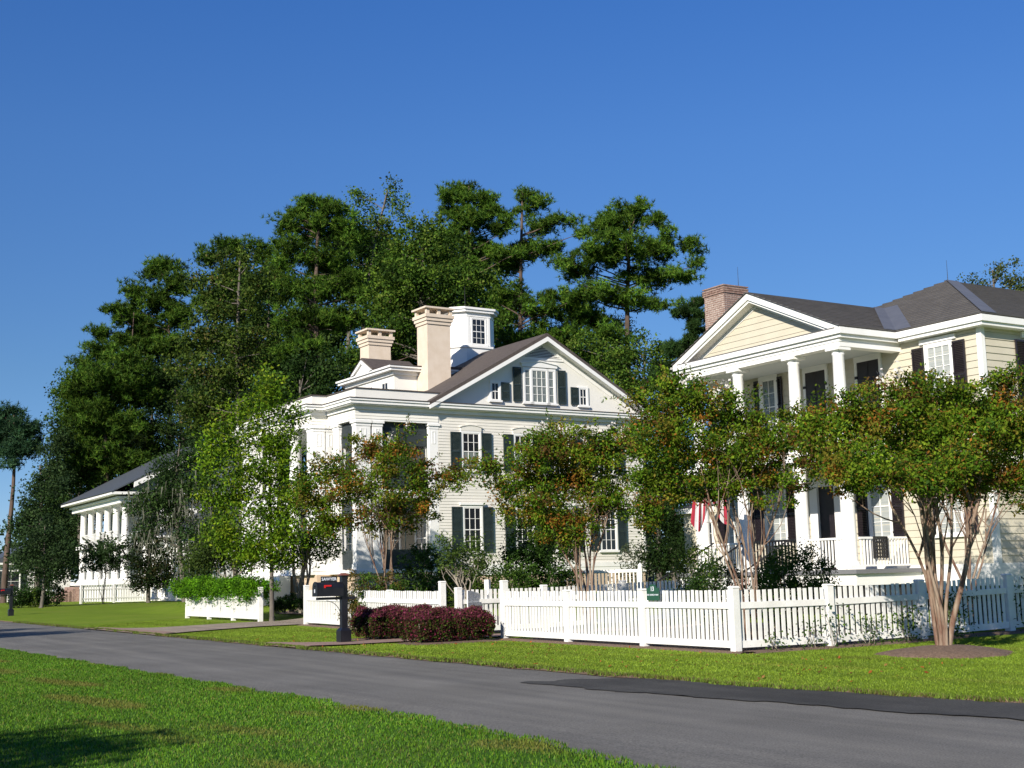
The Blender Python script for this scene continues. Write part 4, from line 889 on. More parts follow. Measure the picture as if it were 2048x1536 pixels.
def tree(name, label, cat, base, blobs, bark='trunkg', r0=.2, kind='leaf', nclump=150, per=40, csize=.6, size=.2, pal=(G1, G2, G3), wts=(4, 3, 3), trunks=1, group=None, top=None, limbs=True, upb=.5, flat=.8, nper=9, nlen=.35, nwid=.05, shell=.55, aspect=.5, spread=.15, bend=.1, lim=30, fork=.0, trunk_pts=None):
    bx, by = base[:2]; bz = base[2] if len(base) > 2 else zg(bx, by); o = Vector((bx, by, bz-.05)); t = thing(name, label, cat, tuple(o), group=group)
    bl = shift(blobs, o); mb = MB(); zt = max(c[2]+r[2]*.6 for c, r in bl); cxx = sum(c[0]*r[0]**2 for c, r in bl)/sum(r[0]**2 for c, r in bl); cyy = sum(c[1]*r[0]**2 for c, r in bl)/sum(r[0]**2 for c, r in bl)
    P, ids, C_ = clump_points(bl, nclump, per, csize, shell, flat)
    if trunks == 1:
        tp = Vector(top)-o if top is not None else Vector((cxx, cyy, zt))
        pts = limb(mb, (0, 0, 0), tp, r0, r0*.2, .03, 8, 8)
        mb.tube([(0, 0, -.1), (0, 0, .25)], [r0*1.5, r0*1.02], 8)
        if limbs:
            sel = C_[rng.permutation(len(C_))[:lim]]
            for c in sel:
                cv = Vector(c); hgt = max(.25, min(.95, (cv.z - .35*math.hypot(cv.x-tp.x*.5, cv.y-tp.y*.5))/max(.1, tp.z))); i = min(len(pts)-2, int(hgt*8)); f_ = hgt*8-i
                a = pts[i]+(pts[i+1]-pts[i])*min(1, f_); limb(mb, a, cv, r0*(.32-.18*hgt), r0*.05, .08, 4, 5)
    else:
        sel = C_[rng.permutation(len(C_))]; ends = [Vector(c) for c in sel[:trunks*5]]
        for k in range(trunks):
            ang = 2*math.pi*k/trunks+.4; b0 = Vector((r0*trunks/5.5*math.cos(ang), r0*trunks/5.5*math.sin(ang), 0))
            bd = bl[k % len(bl)]; c = Vector(bd[0]); r_ = bd[1]
            tgt = Vector((math.cos(ang)*spread*zt, math.sin(ang)*spread*zt, zt*.6)); tgt = tgt*.5 + Vector((c.x*.6, c.y*.6, zt*.62))*.5; tgt.z *= rnd.uniform(.85, 1.12)
            pw = rnd.uniform(1.3, 2.1); rr = r0*rnd.uniform(.65, 1.1); pts = []; rd = []; p1, p2 = rnd.uniform(0, 6), rnd.uniform(0, 6)
            for i in range(10):
                u_ = i/9; lat = u_**pw; wz = bend*zt*.3*math.sin(math.pi*u_)
                pts.append(Vector((b0.x+(tgt.x-b0.x)*lat+wz*math.sin(5*u_+p1), b0.y+(tgt.y-b0.y)*lat+wz*math.sin(4.3*u_+p2), tgt.z*u_-.04))); rd.append(rr*(1-.5*u_))
            mb.tube(pts, rd, 7); pts = pts[::1][2:]
            near = sorted(ends, key=lambda q: (q-tgt).length)[:6]
            for q in near[:5]:
                s_ = pts[rnd.choice([3, 4, 5, 6, 7])]; sub = limb(mb, s_, q, rr*.42, rr*.1, .1, 5, 5)
                for _ in range(2):
                    q2 = q + Vector((rnd.gauss(0, .3), rnd.gauss(0, .3), rnd.gauss(.1, .3)))*zt*.18; limb(mb, sub[3], q2, r0*.16, r0*.05, .1, 3, 4)
    mb.build('trunk', bark, t)
    me = needle_mesh('crown', P, ids, nlen, pal, wts, nper, nwid) if kind == 'needle' else leaf_mesh('crown', P, ids, size, pal, wts, 'leaf', upb, aspect)
    obj('crown', me, t); return t, bl, C_
def flowers(t, C_, n, s, parts=26):
    sel = C_[np.argsort(-C_[:, 2]+rng.normal(0, .5, len(C_)))[:n]]; P = np.concatenate([c+np.array([0, 0, s*.8])+rng.normal(size=(parts, 3))*s*np.array([.45, .45, .6]) for c in sel])
    obj('blossom', leaf_mesh('blossom', P, np.zeros(len(P), int), s*.5, [(.62, .58, .50), (.7, .68, .62), (.42, .40, .26)], [4, 3, 2], 'petal', .3, .8, .05), t)
# pines of the forest behind: (label, Y, trunk base px, trunk radius, top px, blobs)
PG = [(.055, .122, .013), (.090, .165, .017), (.028, .066, .010), (.12, .175, .024)]; PW = [4, 3, 3, 1.3]
PD = [tuple(.8*c for c in q) for q in PG]
def pine(label, Y, bpx, top, blobs, r0=.3, nclump=150, per=11, csize=.75, lim=34, pal=PG, wts=PW, nlen=.3, depth=1.0):
    far = Y/82; csize *= far*.88; nlen *= far; per = int(per*1.75); nclump = int(nclump*1.12); b = at(bpx, 1140, Y); tp = at(top[0], top[1], Y)
    return tree('pine_tree', label, 'pine tree', (b.x, b.y, zg(b.x, b.y)-.1), px_blobs(blobs, Y, depth), 'trunkp', r0, 'needle', nclump, per, csize, pal=pal, wts=wts, group='tall pines behind the houses', top=tp, flat=.7, nper=12, nlen=nlen, nwid=.052*far, lim=lim, shell=.22)
pine('widest pine, flat crown leaning right against open sky above the white gable', 82, 1280, (1262, 430), [(1262, 425, 62, 26), (1215, 452, 45, 22), (1312, 440, 30, 26), (1240, 500, 95, 26), (1320, 500, 52, 22), (1385, 492, 34, 14), (1195, 510, 70, 24), (1150, 535, 60, 24), (1300, 555, 75, 20), (1370, 552, 38, 13), (1190, 590, 75, 22), (1265, 600, 60, 20), (1330, 610, 40, 10), (1215, 670, 60, 18), (1250, 720, 50, 18), (1385, 525, 24, 12), (1225, 455, 55, 22), (1335, 470, 30, 14)], .36, 330, 12, .7, 44)
pine('tall thin-topped pine in the middle, just left of the widest pine', 84, 1052, (1045, 380), [(1052, 388, 20, 18), (1075, 405, 36, 20), (1045, 430, 14, 26), (1085, 450, 44, 20), (1140, 438, 34, 14), (1055, 495, 50, 22), (1020, 530, 46, 24), (1100, 500, 44, 18), (1010, 590, 55, 26), (1070, 620, 50, 26), (1130, 600, 56, 22), (1050, 680, 60, 24), (1120, 665, 50, 26), (1160, 470, 22, 10)], .32, 230, 11, .7)
pine('round-topped pine above the white cupola', 83, 940, (938, 372), [(938, 380, 30, 20), (910, 400, 38, 24), (965, 400, 34, 22), (985, 425, 36, 20), (895, 430, 30, 22), (940, 440, 55, 24), (1000, 455, 34, 20), (900, 480, 44, 22), (960, 500, 50, 26), (1010, 510, 40, 20), (925, 540, 50, 22)], .32, 190, 12, .7)
pine('dark full pine with a bare trunk rising left of the small tan chimney', 78, 662, (640, 410), [(640, 410, 40, 24), (600, 425, 34, 20), (680, 420, 36, 22), (570, 450, 30, 22), (630, 460, 70, 30), (690, 470, 44, 28), (580, 500, 44, 26), (650, 520, 70, 30), (560, 535, 24, 16), (620, 580, 70, 30), (690, 560, 44, 26), (590, 640, 60, 26), (660, 640, 64, 26), (600, 700, 60, 26), (700, 640, 36, 24), (640, 745, 44, 20), (710, 590, 30, 30)], .38, 380, 12, .75, 40)
pine('middle-left pine with a leaning limb, right of the olive tree', 122, 440, (455, 500), [(460, 495, 40, 20), (515, 500, 36, 22), (425, 515, 36, 18), (540, 530, 30, 22), (480, 560, 60, 28), (545, 590, 36, 24), (430, 600, 50, 26), (520, 650, 60, 26), (450, 680, 56, 26), (540, 710, 50, 24)], .3, 220, 12, .75, pal=PD)
pine('left pine with knobbly top standing against the open sky', 126, 330, (330, 530), [(340, 530, 32, 18), (308, 545, 30, 16), (350, 570, 36, 24), (275, 585, 28, 18), (310, 610, 50, 24), (260, 620, 26, 16), (360, 630, 44, 28), (300, 665, 50, 22), (350, 700, 60, 26), (270, 640, 30, 16)], .3, 200, 12, .7, pal=PD)
pine('outer left pine whose low bough reaches out over the columned house side', 124, 262, (268, 625), [(225, 625, 26, 12), (250, 640, 30, 16), (205, 670, 26, 9), (240, 680, 40, 14), (290, 690, 40, 18), (190, 665, 14, 7), (275, 735, 50, 22), (320, 760, 50, 24)], .26, 110, 11, .6, pal=PD)
pine('dense dark rounded pine at the outer left edge of the forest', 120, 205, (215, 700), [(205, 705, 46, 22), (250, 720, 40, 22), (165, 735, 36, 22), (215, 760, 80, 32), (150, 790, 40, 28), (280, 790, 50, 30), (190, 830, 80, 36), (270, 860, 60, 36), (160, 880, 60, 36), (220, 920, 80, 36), (150, 950, 56, 36), (290, 930, 56, 36)], .34, 460, 12, .8, 20, pal=PD)
pine('second-row pine filling the gap behind the tall chimney', 95, 780, (780, 560), [(770, 560, 50, 40), (830, 620, 55, 40), (740, 640, 50, 40), (800, 700, 70, 30), (880, 640, 50, 40), (720, 720, 50, 24)], .3, 150, 12, .85, pal=[tuple(.8*c for c in q) for q in PG])
pine('second-row pine seen through the gap right of the white gable', 94, 1170, (1160, 600), [(1150, 620, 50, 30), (1200, 640, 50, 26), (1130, 680, 60, 30), (1060, 720, 60, 30), (1200, 730, 60, 30), (990, 640, 60, 40)], .28, 190, 12, .8)
pine('lone distant pine with a long bare trunk at the far left', 118, 8, (28, 830), [(12, 835, 34, 20), (45, 860, 36, 20), (0, 870, 40, 24), (60, 893, 30, 12), (25, 900, 50, 14), (22, 925, 22, 12), (-20, 850, 40, 28), (75, 880, 14, 7)], .32, 130, 12, .75, 16, pal=[(.035, .085, .035), (.05, .10, .045), (.02, .055, .03)], wts=[4, 3, 3])
pine('moss hung dark cedar beside the brick chimney of the yellow house', 66, 1392, (1388, 600), [(1395, 600, 20, 22), (1372, 625, 24, 20), (1400, 650, 22, 40), (1375, 690, 30, 24), (1345, 700, 26, 18), (1400, 730, 30, 30), (1340, 750, 40, 26)], .22, 130, 13, .5, pal=[(.02, .05, .012), (.03, .065, .015), (.045, .08, .02)], wts=[4, 3, 2], nlen=.3)
# broadleaf trees of the forest
def broad(label, Y, bpx, top, blobs, r0=.3, nclump=200, per=34, csize=1.0, size=.34, pal=(G1, G2, G3), wts=(4, 2.5, 3), bark='trunkd', lim=26, group='broadleaf trees behind the houses', shell=.5, aspect=.6, name='broadleaf_tree', depth=.9):
    size *= .66; per = int(per*1.9); csize *= .84
    b = at(bpx, 1140, Y); return tree(name, label, 'tree', (b.x, b.y, zg(b.x, b.y)-.1), px_blobs(blobs, Y, depth), bark, r0, 'leaf', nclump, per, csize, size, pal, wts, group=group, top=at(top[0], top[1], Y), lim=lim, shell=shell, aspect=aspect)
BM = [(.058, .118, .014), (.095, .160, .018), (.030, .066, .011), (.125, .170, .028)]
broad('loose-topped tree with the highest wispy crown in the forest', 80, 745, (775, 380), [(780, 372, 14, 16), (795, 400, 26, 18), (720, 400, 30, 20), (735, 440, 40, 30), (805, 430, 20, 18), (765, 470, 36, 34), (710, 470, 30, 30), (745, 540, 50, 40), (700, 560, 30, 30)], .25, 170, 22, .9, .28, BM, (3, 3, 2, 2), shell=.35)
broad('broad mid-green tree behind both tan chimneys', 76, 860, (850, 470), [(845, 470, 50, 34), (800, 520, 46, 40), (890, 500, 56, 36), (840, 560, 80, 50), (770, 600, 50, 50), (900, 580, 66, 50), (820, 660, 80, 50), (750, 700, 50, 46), (900, 670, 60, 50), (960, 560, 40, 40), (960, 650, 40, 50), (710, 740, 36, 30)], .36, 480, 34, 1.0, .3, BM, (4, 3, 3, 1), lim=40)
broad('olive-brown tree with pale forked trunk in the left of the forest', 78, 495, (480, 520), [(470, 520, 46, 30), (420, 560, 44, 34), (520, 570, 40, 34), (460, 610, 70, 40), (400, 660, 50, 40), (500, 690, 66, 40), (430, 740, 70, 40), (520, 780, 60, 40), (370, 720, 40, 40), (460, 830, 80, 40), (380, 820, 50, 40)], .3, 420, 32, .95, .3, [(.062, .105, .015), (.10, .140, .022), (.032, .06, .013), (.15, .13, .04)], (4, 3, 3, .7), lim=30)
broad('dark green tree over the slate blue roof', 122, 360, (350, 780), [(350, 760, 60, 40), (300, 800, 50, 40), (400, 800, 60, 46), (340, 850, 80, 50), (430, 870, 70, 50), (270, 870, 50, 46), (360, 920, 90, 40), (480, 900, 60, 60), (300, 930, 60, 36)], .34, 460, 34, 1.1, .34, [(.026, .055, .012), (.04, .07, .015), (.016, .036, .009)], (4, 2, 3))
broad('dark tree filling behind the yellow-green street tree', 74, 600, (600, 760), [(600, 760, 60, 44), (550, 800, 60, 50), (640, 800, 50, 40), (580, 860, 80, 50), (520, 880, 50, 60), (560, 940, 80, 50), (680, 760, 36, 36), (650, 720, 40, 30)], .3, 330, 34, 1.0, .3, [(.026, .058, .012), (.042, .075, .015), (.016, .036, .009)], (4, 2, 3))
broad('bushy grey-green tree at the left behind the cottage', 116, 75, (80, 930), [(92, 935, 24, 20), (66, 990, 34, 32), (110, 970, 40, 40), (52, 1050, 34, 36), (95, 1050, 56, 50), (50, 1115, 36, 36), (120, 1110, 50, 46), (90, 900, 20, 14), (125, 900, 30, 40)], .3, 300, 30, 1.2, .36, [(.035, .07, .022), (.05, .085, .028), (.022, .045, .018)], (4, 3, 3))
broad('low dark tree mass right of the white house gable', 72, 1300, (1290, 700), [(1290, 700, 40, 30), (1230, 720, 50, 30), (1330, 730, 36, 30), (1260, 770, 80, 36), (1340, 780, 40, 40), (1180, 700, 40, 26)], .24, 240, 32, .85, .26, BM, (4, 3, 3, 1.5))
broad('moss-draped scraggly tree behind the white gable', 88, 1200, (1200, 640), [(1210, 690, 40, 30), (1240, 660, 30, 26), (1190, 740, 40, 26)], .2, 80, 18, .9, .26, [(.08, .10, .04), (.12, .13, .06)], (3, 2))
broad('sparse airy tree showing above the right end of the yellow house roof', 62, 2000, (1985, 540), [(1990, 545, 30, 18), (2025, 560, 30, 26), (1935, 560, 18, 14), (1965, 575, 36, 20), (2020, 600, 50, 26), (1945, 600, 30, 14), (2027, 525, 10, 6), (2060, 580, 30, 40)], .2, 110, 18, .6, .2, [(.08, .11, .03), (.12, .13, .05), (.05, .08, .02)], (4, 3, 3), shell=.3)
broad('dark evergreen wedged between the white and yellow houses', 46, 1322, (1320, 960), [(1320, 950, 34, 40), (1310, 1010, 34, 50), (1330, 1060, 34, 50), (1312, 1110, 34, 40), (1335, 1130, 26, 30)], .14, 150, 40, .5, .14, [(.02, .045, .01), (.035, .065, .012), (.012, .028, .008)], (4, 2, 4), lim=12)
broad('dark leafy tree mass behind the gap between white and yellow houses', 62, 1352, (1350, 880), [(1350, 860, 40, 40), (1330, 930, 40, 50), (1370, 960, 40, 50), (1350, 1030, 44, 50), (1365, 1090, 40, 40), (1310, 880, 30, 40)], .2, 220, 34, .8, .22, [(.026, .055, .012), (.04, .07, .015), (.014, .032, .008)], (4, 2, 3), lim=14)
DK = [(.028, .062, .013), (.045, .085, .016), (.016, .036, .009), (.06, .10, .02)]
for lb, Y, bpx, top, bl_ in (
    ('shadowy back-row tree left of the olive tree, over the blue roof', 134, 290, (300, 680), [(290, 700, 70, 50), (230, 780, 80, 60), (330, 790, 90, 60), (260, 880, 110, 60), (380, 900, 80, 60), (180, 900, 70, 60)]),
    ('shadowy back-row tree between the olive tree and the dark full pine', 104, 540, (540, 540), [(540, 560, 60, 40), (480, 620, 70, 50), (590, 640, 60, 50), (530, 720, 100, 60), (450, 780, 80, 60), (600, 780, 60, 60), (520, 860, 110, 50)]),
    ('shadowy back-row tree above the cupola', 100, 880, (880, 480), [(870, 500, 60, 36), (940, 540, 70, 40), (820, 560, 60, 50), (900, 620, 100, 60), (980, 640, 60, 50), (840, 700, 80, 50), (1000, 720, 60, 40)]),
    ('shadowy back-row tree at the outer left end of the forest', 132, 170, (170, 780), [(170, 790, 60, 50), (140, 860, 50, 60), (200, 880, 80, 60), (150, 960, 70, 60), (220, 990, 80, 60), (120, 1040, 50, 50)]),
    ('shadowy back-row tree behind the first loose-topped tree', 98, 690, (700, 470), [(700, 480, 50, 36), (760, 500, 50, 40), (670, 560, 50, 40), (780, 580, 50, 50), (640, 680, 60, 60), (620, 840, 70, 60)]),
    ('dark low back-row tree between the lone pine and the forest edge', 134, 110, (110, 1000), [(110, 1000, 36, 36), (80, 1050, 40, 40), (120, 1060, 60, 50), (90, 1120, 60, 36)])):
    broad(lb, Y, bpx, top, bl_, .34, 300, 44, 1.9, .5, DK, (4, 3, 3, 1), lim=12, group='back row of the forest', shell=.35)
# far-off wood closing the horizon
P, ids, C_ = clump_points([((x, 150+rnd.uniform(-12, 12), 3.5), (9, 6, 5+rnd.random()*3)) for x in range(-95, 90, 9)], 900, 26, 2.6, .3)
obj('far_wood', leaf_mesh('far_wood', P, ids, .8, [(.03, .06, .02), (.045, .075, .028)], [3, 2], upb=.4, aspect=.7), kind='stuff', label='low dark wood closing the horizon behind the houses')
# moss draped live oak in front of the columned house
t, bl, C_ = tree('live_oak', 'moss-hung live oak in front of the columned house', 'oak tree', (*LG(372, 84), .1), px_blobs([(345, 925, 36, 20), (400, 905, 40, 30), (285, 1015, 34, 16), (330, 960, 40, 26), (380, 975, 50, 30), (300, 995, 34, 22), (420, 940, 30, 40), (350, 1030, 44, 26), (430, 1010, 30, 30), (290, 1060, 30, 18), (390, 1080, 44, 30), (330, 1000, 40, 18), (400, 1140, 30, 30)], 84), 'trunkd', .22, nclump=380, per=50, csize=.95, size=.2, pal=[(.03, .065, .018), (.05, .09, .022), (.02, .042, .012)], wts=(4, 3, 3), lim=30)
zc = np.median(C_[:, 2]); lowc = C_[C_[:, 2] < zc+.6]; sel = lowc[rng.permutation(len(lowc))[:60]]; mv = []; nm = 0
for c in sel:
    for _ in range(14):
        q = c+rng.normal(size=3)*.5; L_ = rng.uniform(.3, 1.15); wv = rng.uniform(.015, .05); dx = rng.normal(0, .12)
        mv += [q+[-wv, 0, 0], q+[wv, .02, 0], q+[dx, rng.normal(0, .1), -L_]]; nm += 1
obj('moss', npmesh('moss', np.array(mv), nm, 3, np.full((nm, 3), .2), 'moss'), t)

# ------------------------------------------------------------------ street and garden trees
MYP = [(.080, .160, .010), (.145, .215, .014), (.040, .084, .010), (.27, .115, .018), (.18, .155, .02), (.11, .062, .018)]; MYW = [5, 5, 2.4, .8, 2.2, 1.1]; MYR = [4.2, 4.4, 2, 1.3, 2.8, 1.3]
def myrtle(label, base, blobs, Y, nclump, per, csize, size=.07, trunks=6, r0=.07, pal=MYP, wts=MYW, fl=6, spread=.2, bend=.07, depth=.95):
    t, bl, C_ = tree('crape_myrtle', label, 'crape myrtle', base, px_blobs(blobs, Y, depth), 'myrtle', r0*.62, 'leaf', nclump, int(per*2.3), csize*1.12, size*1.05, pal, wts, trunks=trunks, group='crape myrtles along the fences', spread=spread, bend=bend, shell=.4, flat=.7, upb=.6, aspect=.55)
    out = C_[np.argsort(-(np.abs(C_[:, 0]-C_[:, 0].mean())*1.0 + C_[:, 2]*1.1 + rng.normal(0, .35, len(C_))))[:26]]; Q = []; cc = C_.mean(0)
    for c in out:                       # long shoots sticking out of the crown
        d = (c-cc)/np.linalg.norm(c-cc)+rng.normal(0, .35, 3)+np.array([0, 0, .35]); d /= np.linalg.norm(d); L_ = rng.uniform(.35, .8)*(.6+Y/80)
        k = np.linspace(0, 1, 34)[:, None]; Q.append(c + d*L_*k + np.array([0, 0, -.25])*L_*k**2 + rng.normal(0, .035, (34, 3)))
    Q = np.concatenate(Q); obj('shoot_leaves', leaf_mesh('shoot_leaves', Q, np.repeat(np.arange(26), 34), size, pal, wts, 'leaf', .6, .5), t)
    if fl: flowers(t, C_, fl, .13)
    return t
myrtle('multi-stemmed crape myrtle behind the fence near the mailbox, before the dark screened porch', (*lot(35.0, 16.6),), [(745, 900, 68, 32), (680, 945, 68, 39), (800, 930, 68, 39), (860, 960, 50, 35), (620, 985, 57, 42), (740, 985, 103, 46), (840, 1010, 68, 35), (660, 1040, 62, 35), (770, 1040, 68, 30), (905, 950, 34, 35), (810, 880, 18, 30)], 38.6, 300, 42, .34, .085, 6, .06, wts=MYR, spread=.16, bend=.04, fl=5)
myrtle('crape myrtle with red-brown stems in front of the white house side windows', (*lot(24.4, 16.5),), [(1140, 880, 68, 35), (1070, 910, 68, 42), (1210, 910, 68, 46), (1010, 950, 50, 42), (1150, 960, 103, 53), (1060, 1010, 80, 51), (1210, 1000, 68, 51), (1130, 1060, 68, 39), (975, 930, 34, 16), (1240, 880, 41, 35)], 29.4, 360, 46, .27, .07, 7, .06, wts=MYR, spread=.17, fl=9)
myrtle('crape myrtle rising behind the fence corner post, half hiding the flag', (*lot(19.1, 16.6),), [(1380, 800, 103, 46), (1300, 830, 57, 46), (1470, 830, 91, 46), (1350, 880, 114, 51), (1300, 950, 68, 58), (1470, 900, 103, 53), (1560, 880, 68, 58), (1400, 960, 91, 51), (1540, 960, 80, 53), (1290, 1020, 46, 42), (1360, 765, 57, 23), (1440, 960, 68, 46), (1600, 850, 57, 46)], 24.9, 480, 48, .24, .062, 7, .05, spread=.2, fl=6)
myrtle('nearest crape myrtle, standing in a mulch ring on the lawn outside the fence', (6.83, 21.3), [(1715, 925, 66, 44, -1.8), (1850, 945, 84, 44, -2.2), (1830, 790, 114, 42), (1700, 830, 91, 46), (1960, 820, 103, 51), (1780, 860, 137, 53), (1900, 880, 125, 58), (2040, 860, 80, 70), (1680, 910, 91, 53), (1820, 940, 125, 46), (1950, 950, 103, 51), (1730, 960, 68, 42), (2040, 960, 68, 58), (1640, 870, 57, 46), (2010, 770, 57, 30)], 21.3, 600, 50, .25, .06, 8, .082, spread=.13, fl=3, bend=.05)
b5 = at(1938, 1150, 29.5)
myrtle('crape myrtle close to the yellow house side wall, behind the right-hand fence', (b5.x, b5.y), [(1930, 830, 103, 51), (2020, 880, 80, 58), (1860, 880, 80, 58), (1960, 930, 103, 58), (2060, 960, 68, 58), (1880, 960, 68, 35)], 29.5, 240, 44, .28, .065, 5, .065, spread=.22, fl=0)
myrtle('small white-flowered crape myrtle in front of the tall columns', (*LG(207, 92), .1), [(200, 1105, 34, 22), (225, 1120, 30, 20), (180, 1130, 26, 14), (215, 1095, 30, 14), (240, 1130, 20, 12)], 92, 90, 26, .5, .16, 4, .06, [(.05, .09, .03), (.035, .07, .022)], [3, 2], fl=12, spread=.12)
# yellow-green tree by the driveway and its neighbours
YG = [(.13, .225, .010), (.085, .17, .010), (.18, .24, .014), (.045, .095, .010)]
by = (-8.25, 44.3)
tree('young_maple', 'bright yellow-green tree beside the driveway with a straight grey trunk', 'tree', by, px_blobs([(520, 1090, 44, 34), (575, 1070, 36, 34), (480, 1100, 50, 30), (560, 1120, 30, 20), (535, 760, 26, 34), (540, 790, 40, 40), (500, 830, 44, 40), (575, 840, 34, 34), (455, 870, 44, 40), (540, 880, 50, 40), (430, 930, 40, 46), (490, 940, 50, 50), (550, 960, 40, 50), (440, 1000, 44, 46), (500, 1030, 50, 46), (570, 1010, 44, 44), (450, 1070, 44, 36), (570, 890, 36, 34)], 44.3), 'trunkd', .085, nclump=520, per=40, csize=.56, size=.13, pal=YG, wts=(4, 3, 2, 2), top=at(538, 790, 44.3), lim=36, shell=.45)
by2 = at(606, 1180, 47.5)
tree('small_dogwood', 'low multi-stemmed green tree in front of the tan foundation left of the mailbox', 'tree', (by2.x, by2.y, .5), px_blobs([(600, 1000, 50, 40), (650, 1040, 36, 40), (560, 1050, 36, 40), (620, 1090, 60, 36), (660, 1110, 26, 24), (570, 1110, 44, 30), (620, 960, 40, 30)], 47.5), 'trunkg', .07, nclump=230, per=30, csize=.42, size=.12, pal=[(.055, .12, .014), (.085, .16, .018), (.035, .075, .012)], wts=(4, 3, 2), trunks=5, spread=.16, shell=.4)
by3 = at(470, 1180, 52)
tree('bushy_tree', 'dense olive shrub-like tree behind the vine-covered fence', 'tree', (by3.x, by3.y, .2), px_blobs([(440, 1100, 60, 36), (400, 1125, 40, 30), (480, 1120, 40, 30), (440, 1060, 44, 30)], 52), 'trunkg', .08, nclump=200, per=34, csize=.5, size=.13, pal=[(.05, .085, .015), (.07, .105, .02), (.03, .05, .012)], wts=(4, 3, 3), trunks=3, shell=.4)
t_ = at(925, 1200, 35.5)
tree('pale_branched_tree', 'small pale-barked half-bare tree in front of the first white house window', 'tree', (t_.x, t_.y, .12), px_blobs([(890, 1085, 26, 20), (945, 1090, 34, 24), (910, 1110, 30, 20), (965, 1120, 30, 20), (885, 1125, 26, 16), (940, 1140, 40, 20)], 35.5), 'trunkg', .045, nclump=110, per=22, csize=.28, size=.075, pal=[(.07, .12, .02), (.10, .15, .03), (.045, .08, .015)], wts=(4, 3, 3), trunks=4, spread=.14, bend=.12, shell=.3)
# magnolia and dark trees near the columned house
broad('dark brown-green magnolia against the columned house porch', 92, 298, (298, 1060), [(298, 1060, 30, 30), (280, 1100, 34, 34), (325, 1110, 34, 36), (300, 1145, 44, 30), (335, 1150, 30, 30), (300, 1165, 44, 22)], .16, 150, 30, .75, .28, [(.022, .042, .012), (.05, .045, .016), (.014, .026, .008)], (4, 2, 4), group='dark trees by the columned house', name='magnolia', lim=10)
broad('small dark street tree left of the columned house', 88, 84, (90, 1050), [(85, 1070, 40, 34), (55, 1110, 36, 30), (115, 1110, 36, 34), (90, 1145, 50, 30)], .14, 170, 28, .8, .26, [(.028, .055, .018), (.042, .075, .024), (.018, .036, .014)], (4, 3, 3), group='dark trees by the columned house', name='street_tree', lim=10)
# trees standing off to the left whose long shadows cross the road and lawn
for lb, (x, y), h in (('tall street tree off the left side of the road, shading the asphalt', (-22.9, 28.5), 8.9), ('second street tree off the left side, farther up the road', (-26.0, 31.5), 9.2), ('lawn tree just outside the view on the lower left', (-9.3, 3.0), 5.4)):
    tree('shade_tree', lb, 'tree', (x, y, .05), [((x, y, h*.75), (1.8, 1.8, h*.24)), ((x+.8, y+.5, h*.6), (1.5, 1.5, h*.18)), ((x-.9, y-.4, h*.58), (1.6, 1.6, h*.2))], 'trunkg', .18, nclump=260, per=44, csize=.6, size=.2, pal=(G1, G2, G3), lim=12, group='shade trees on the near side')

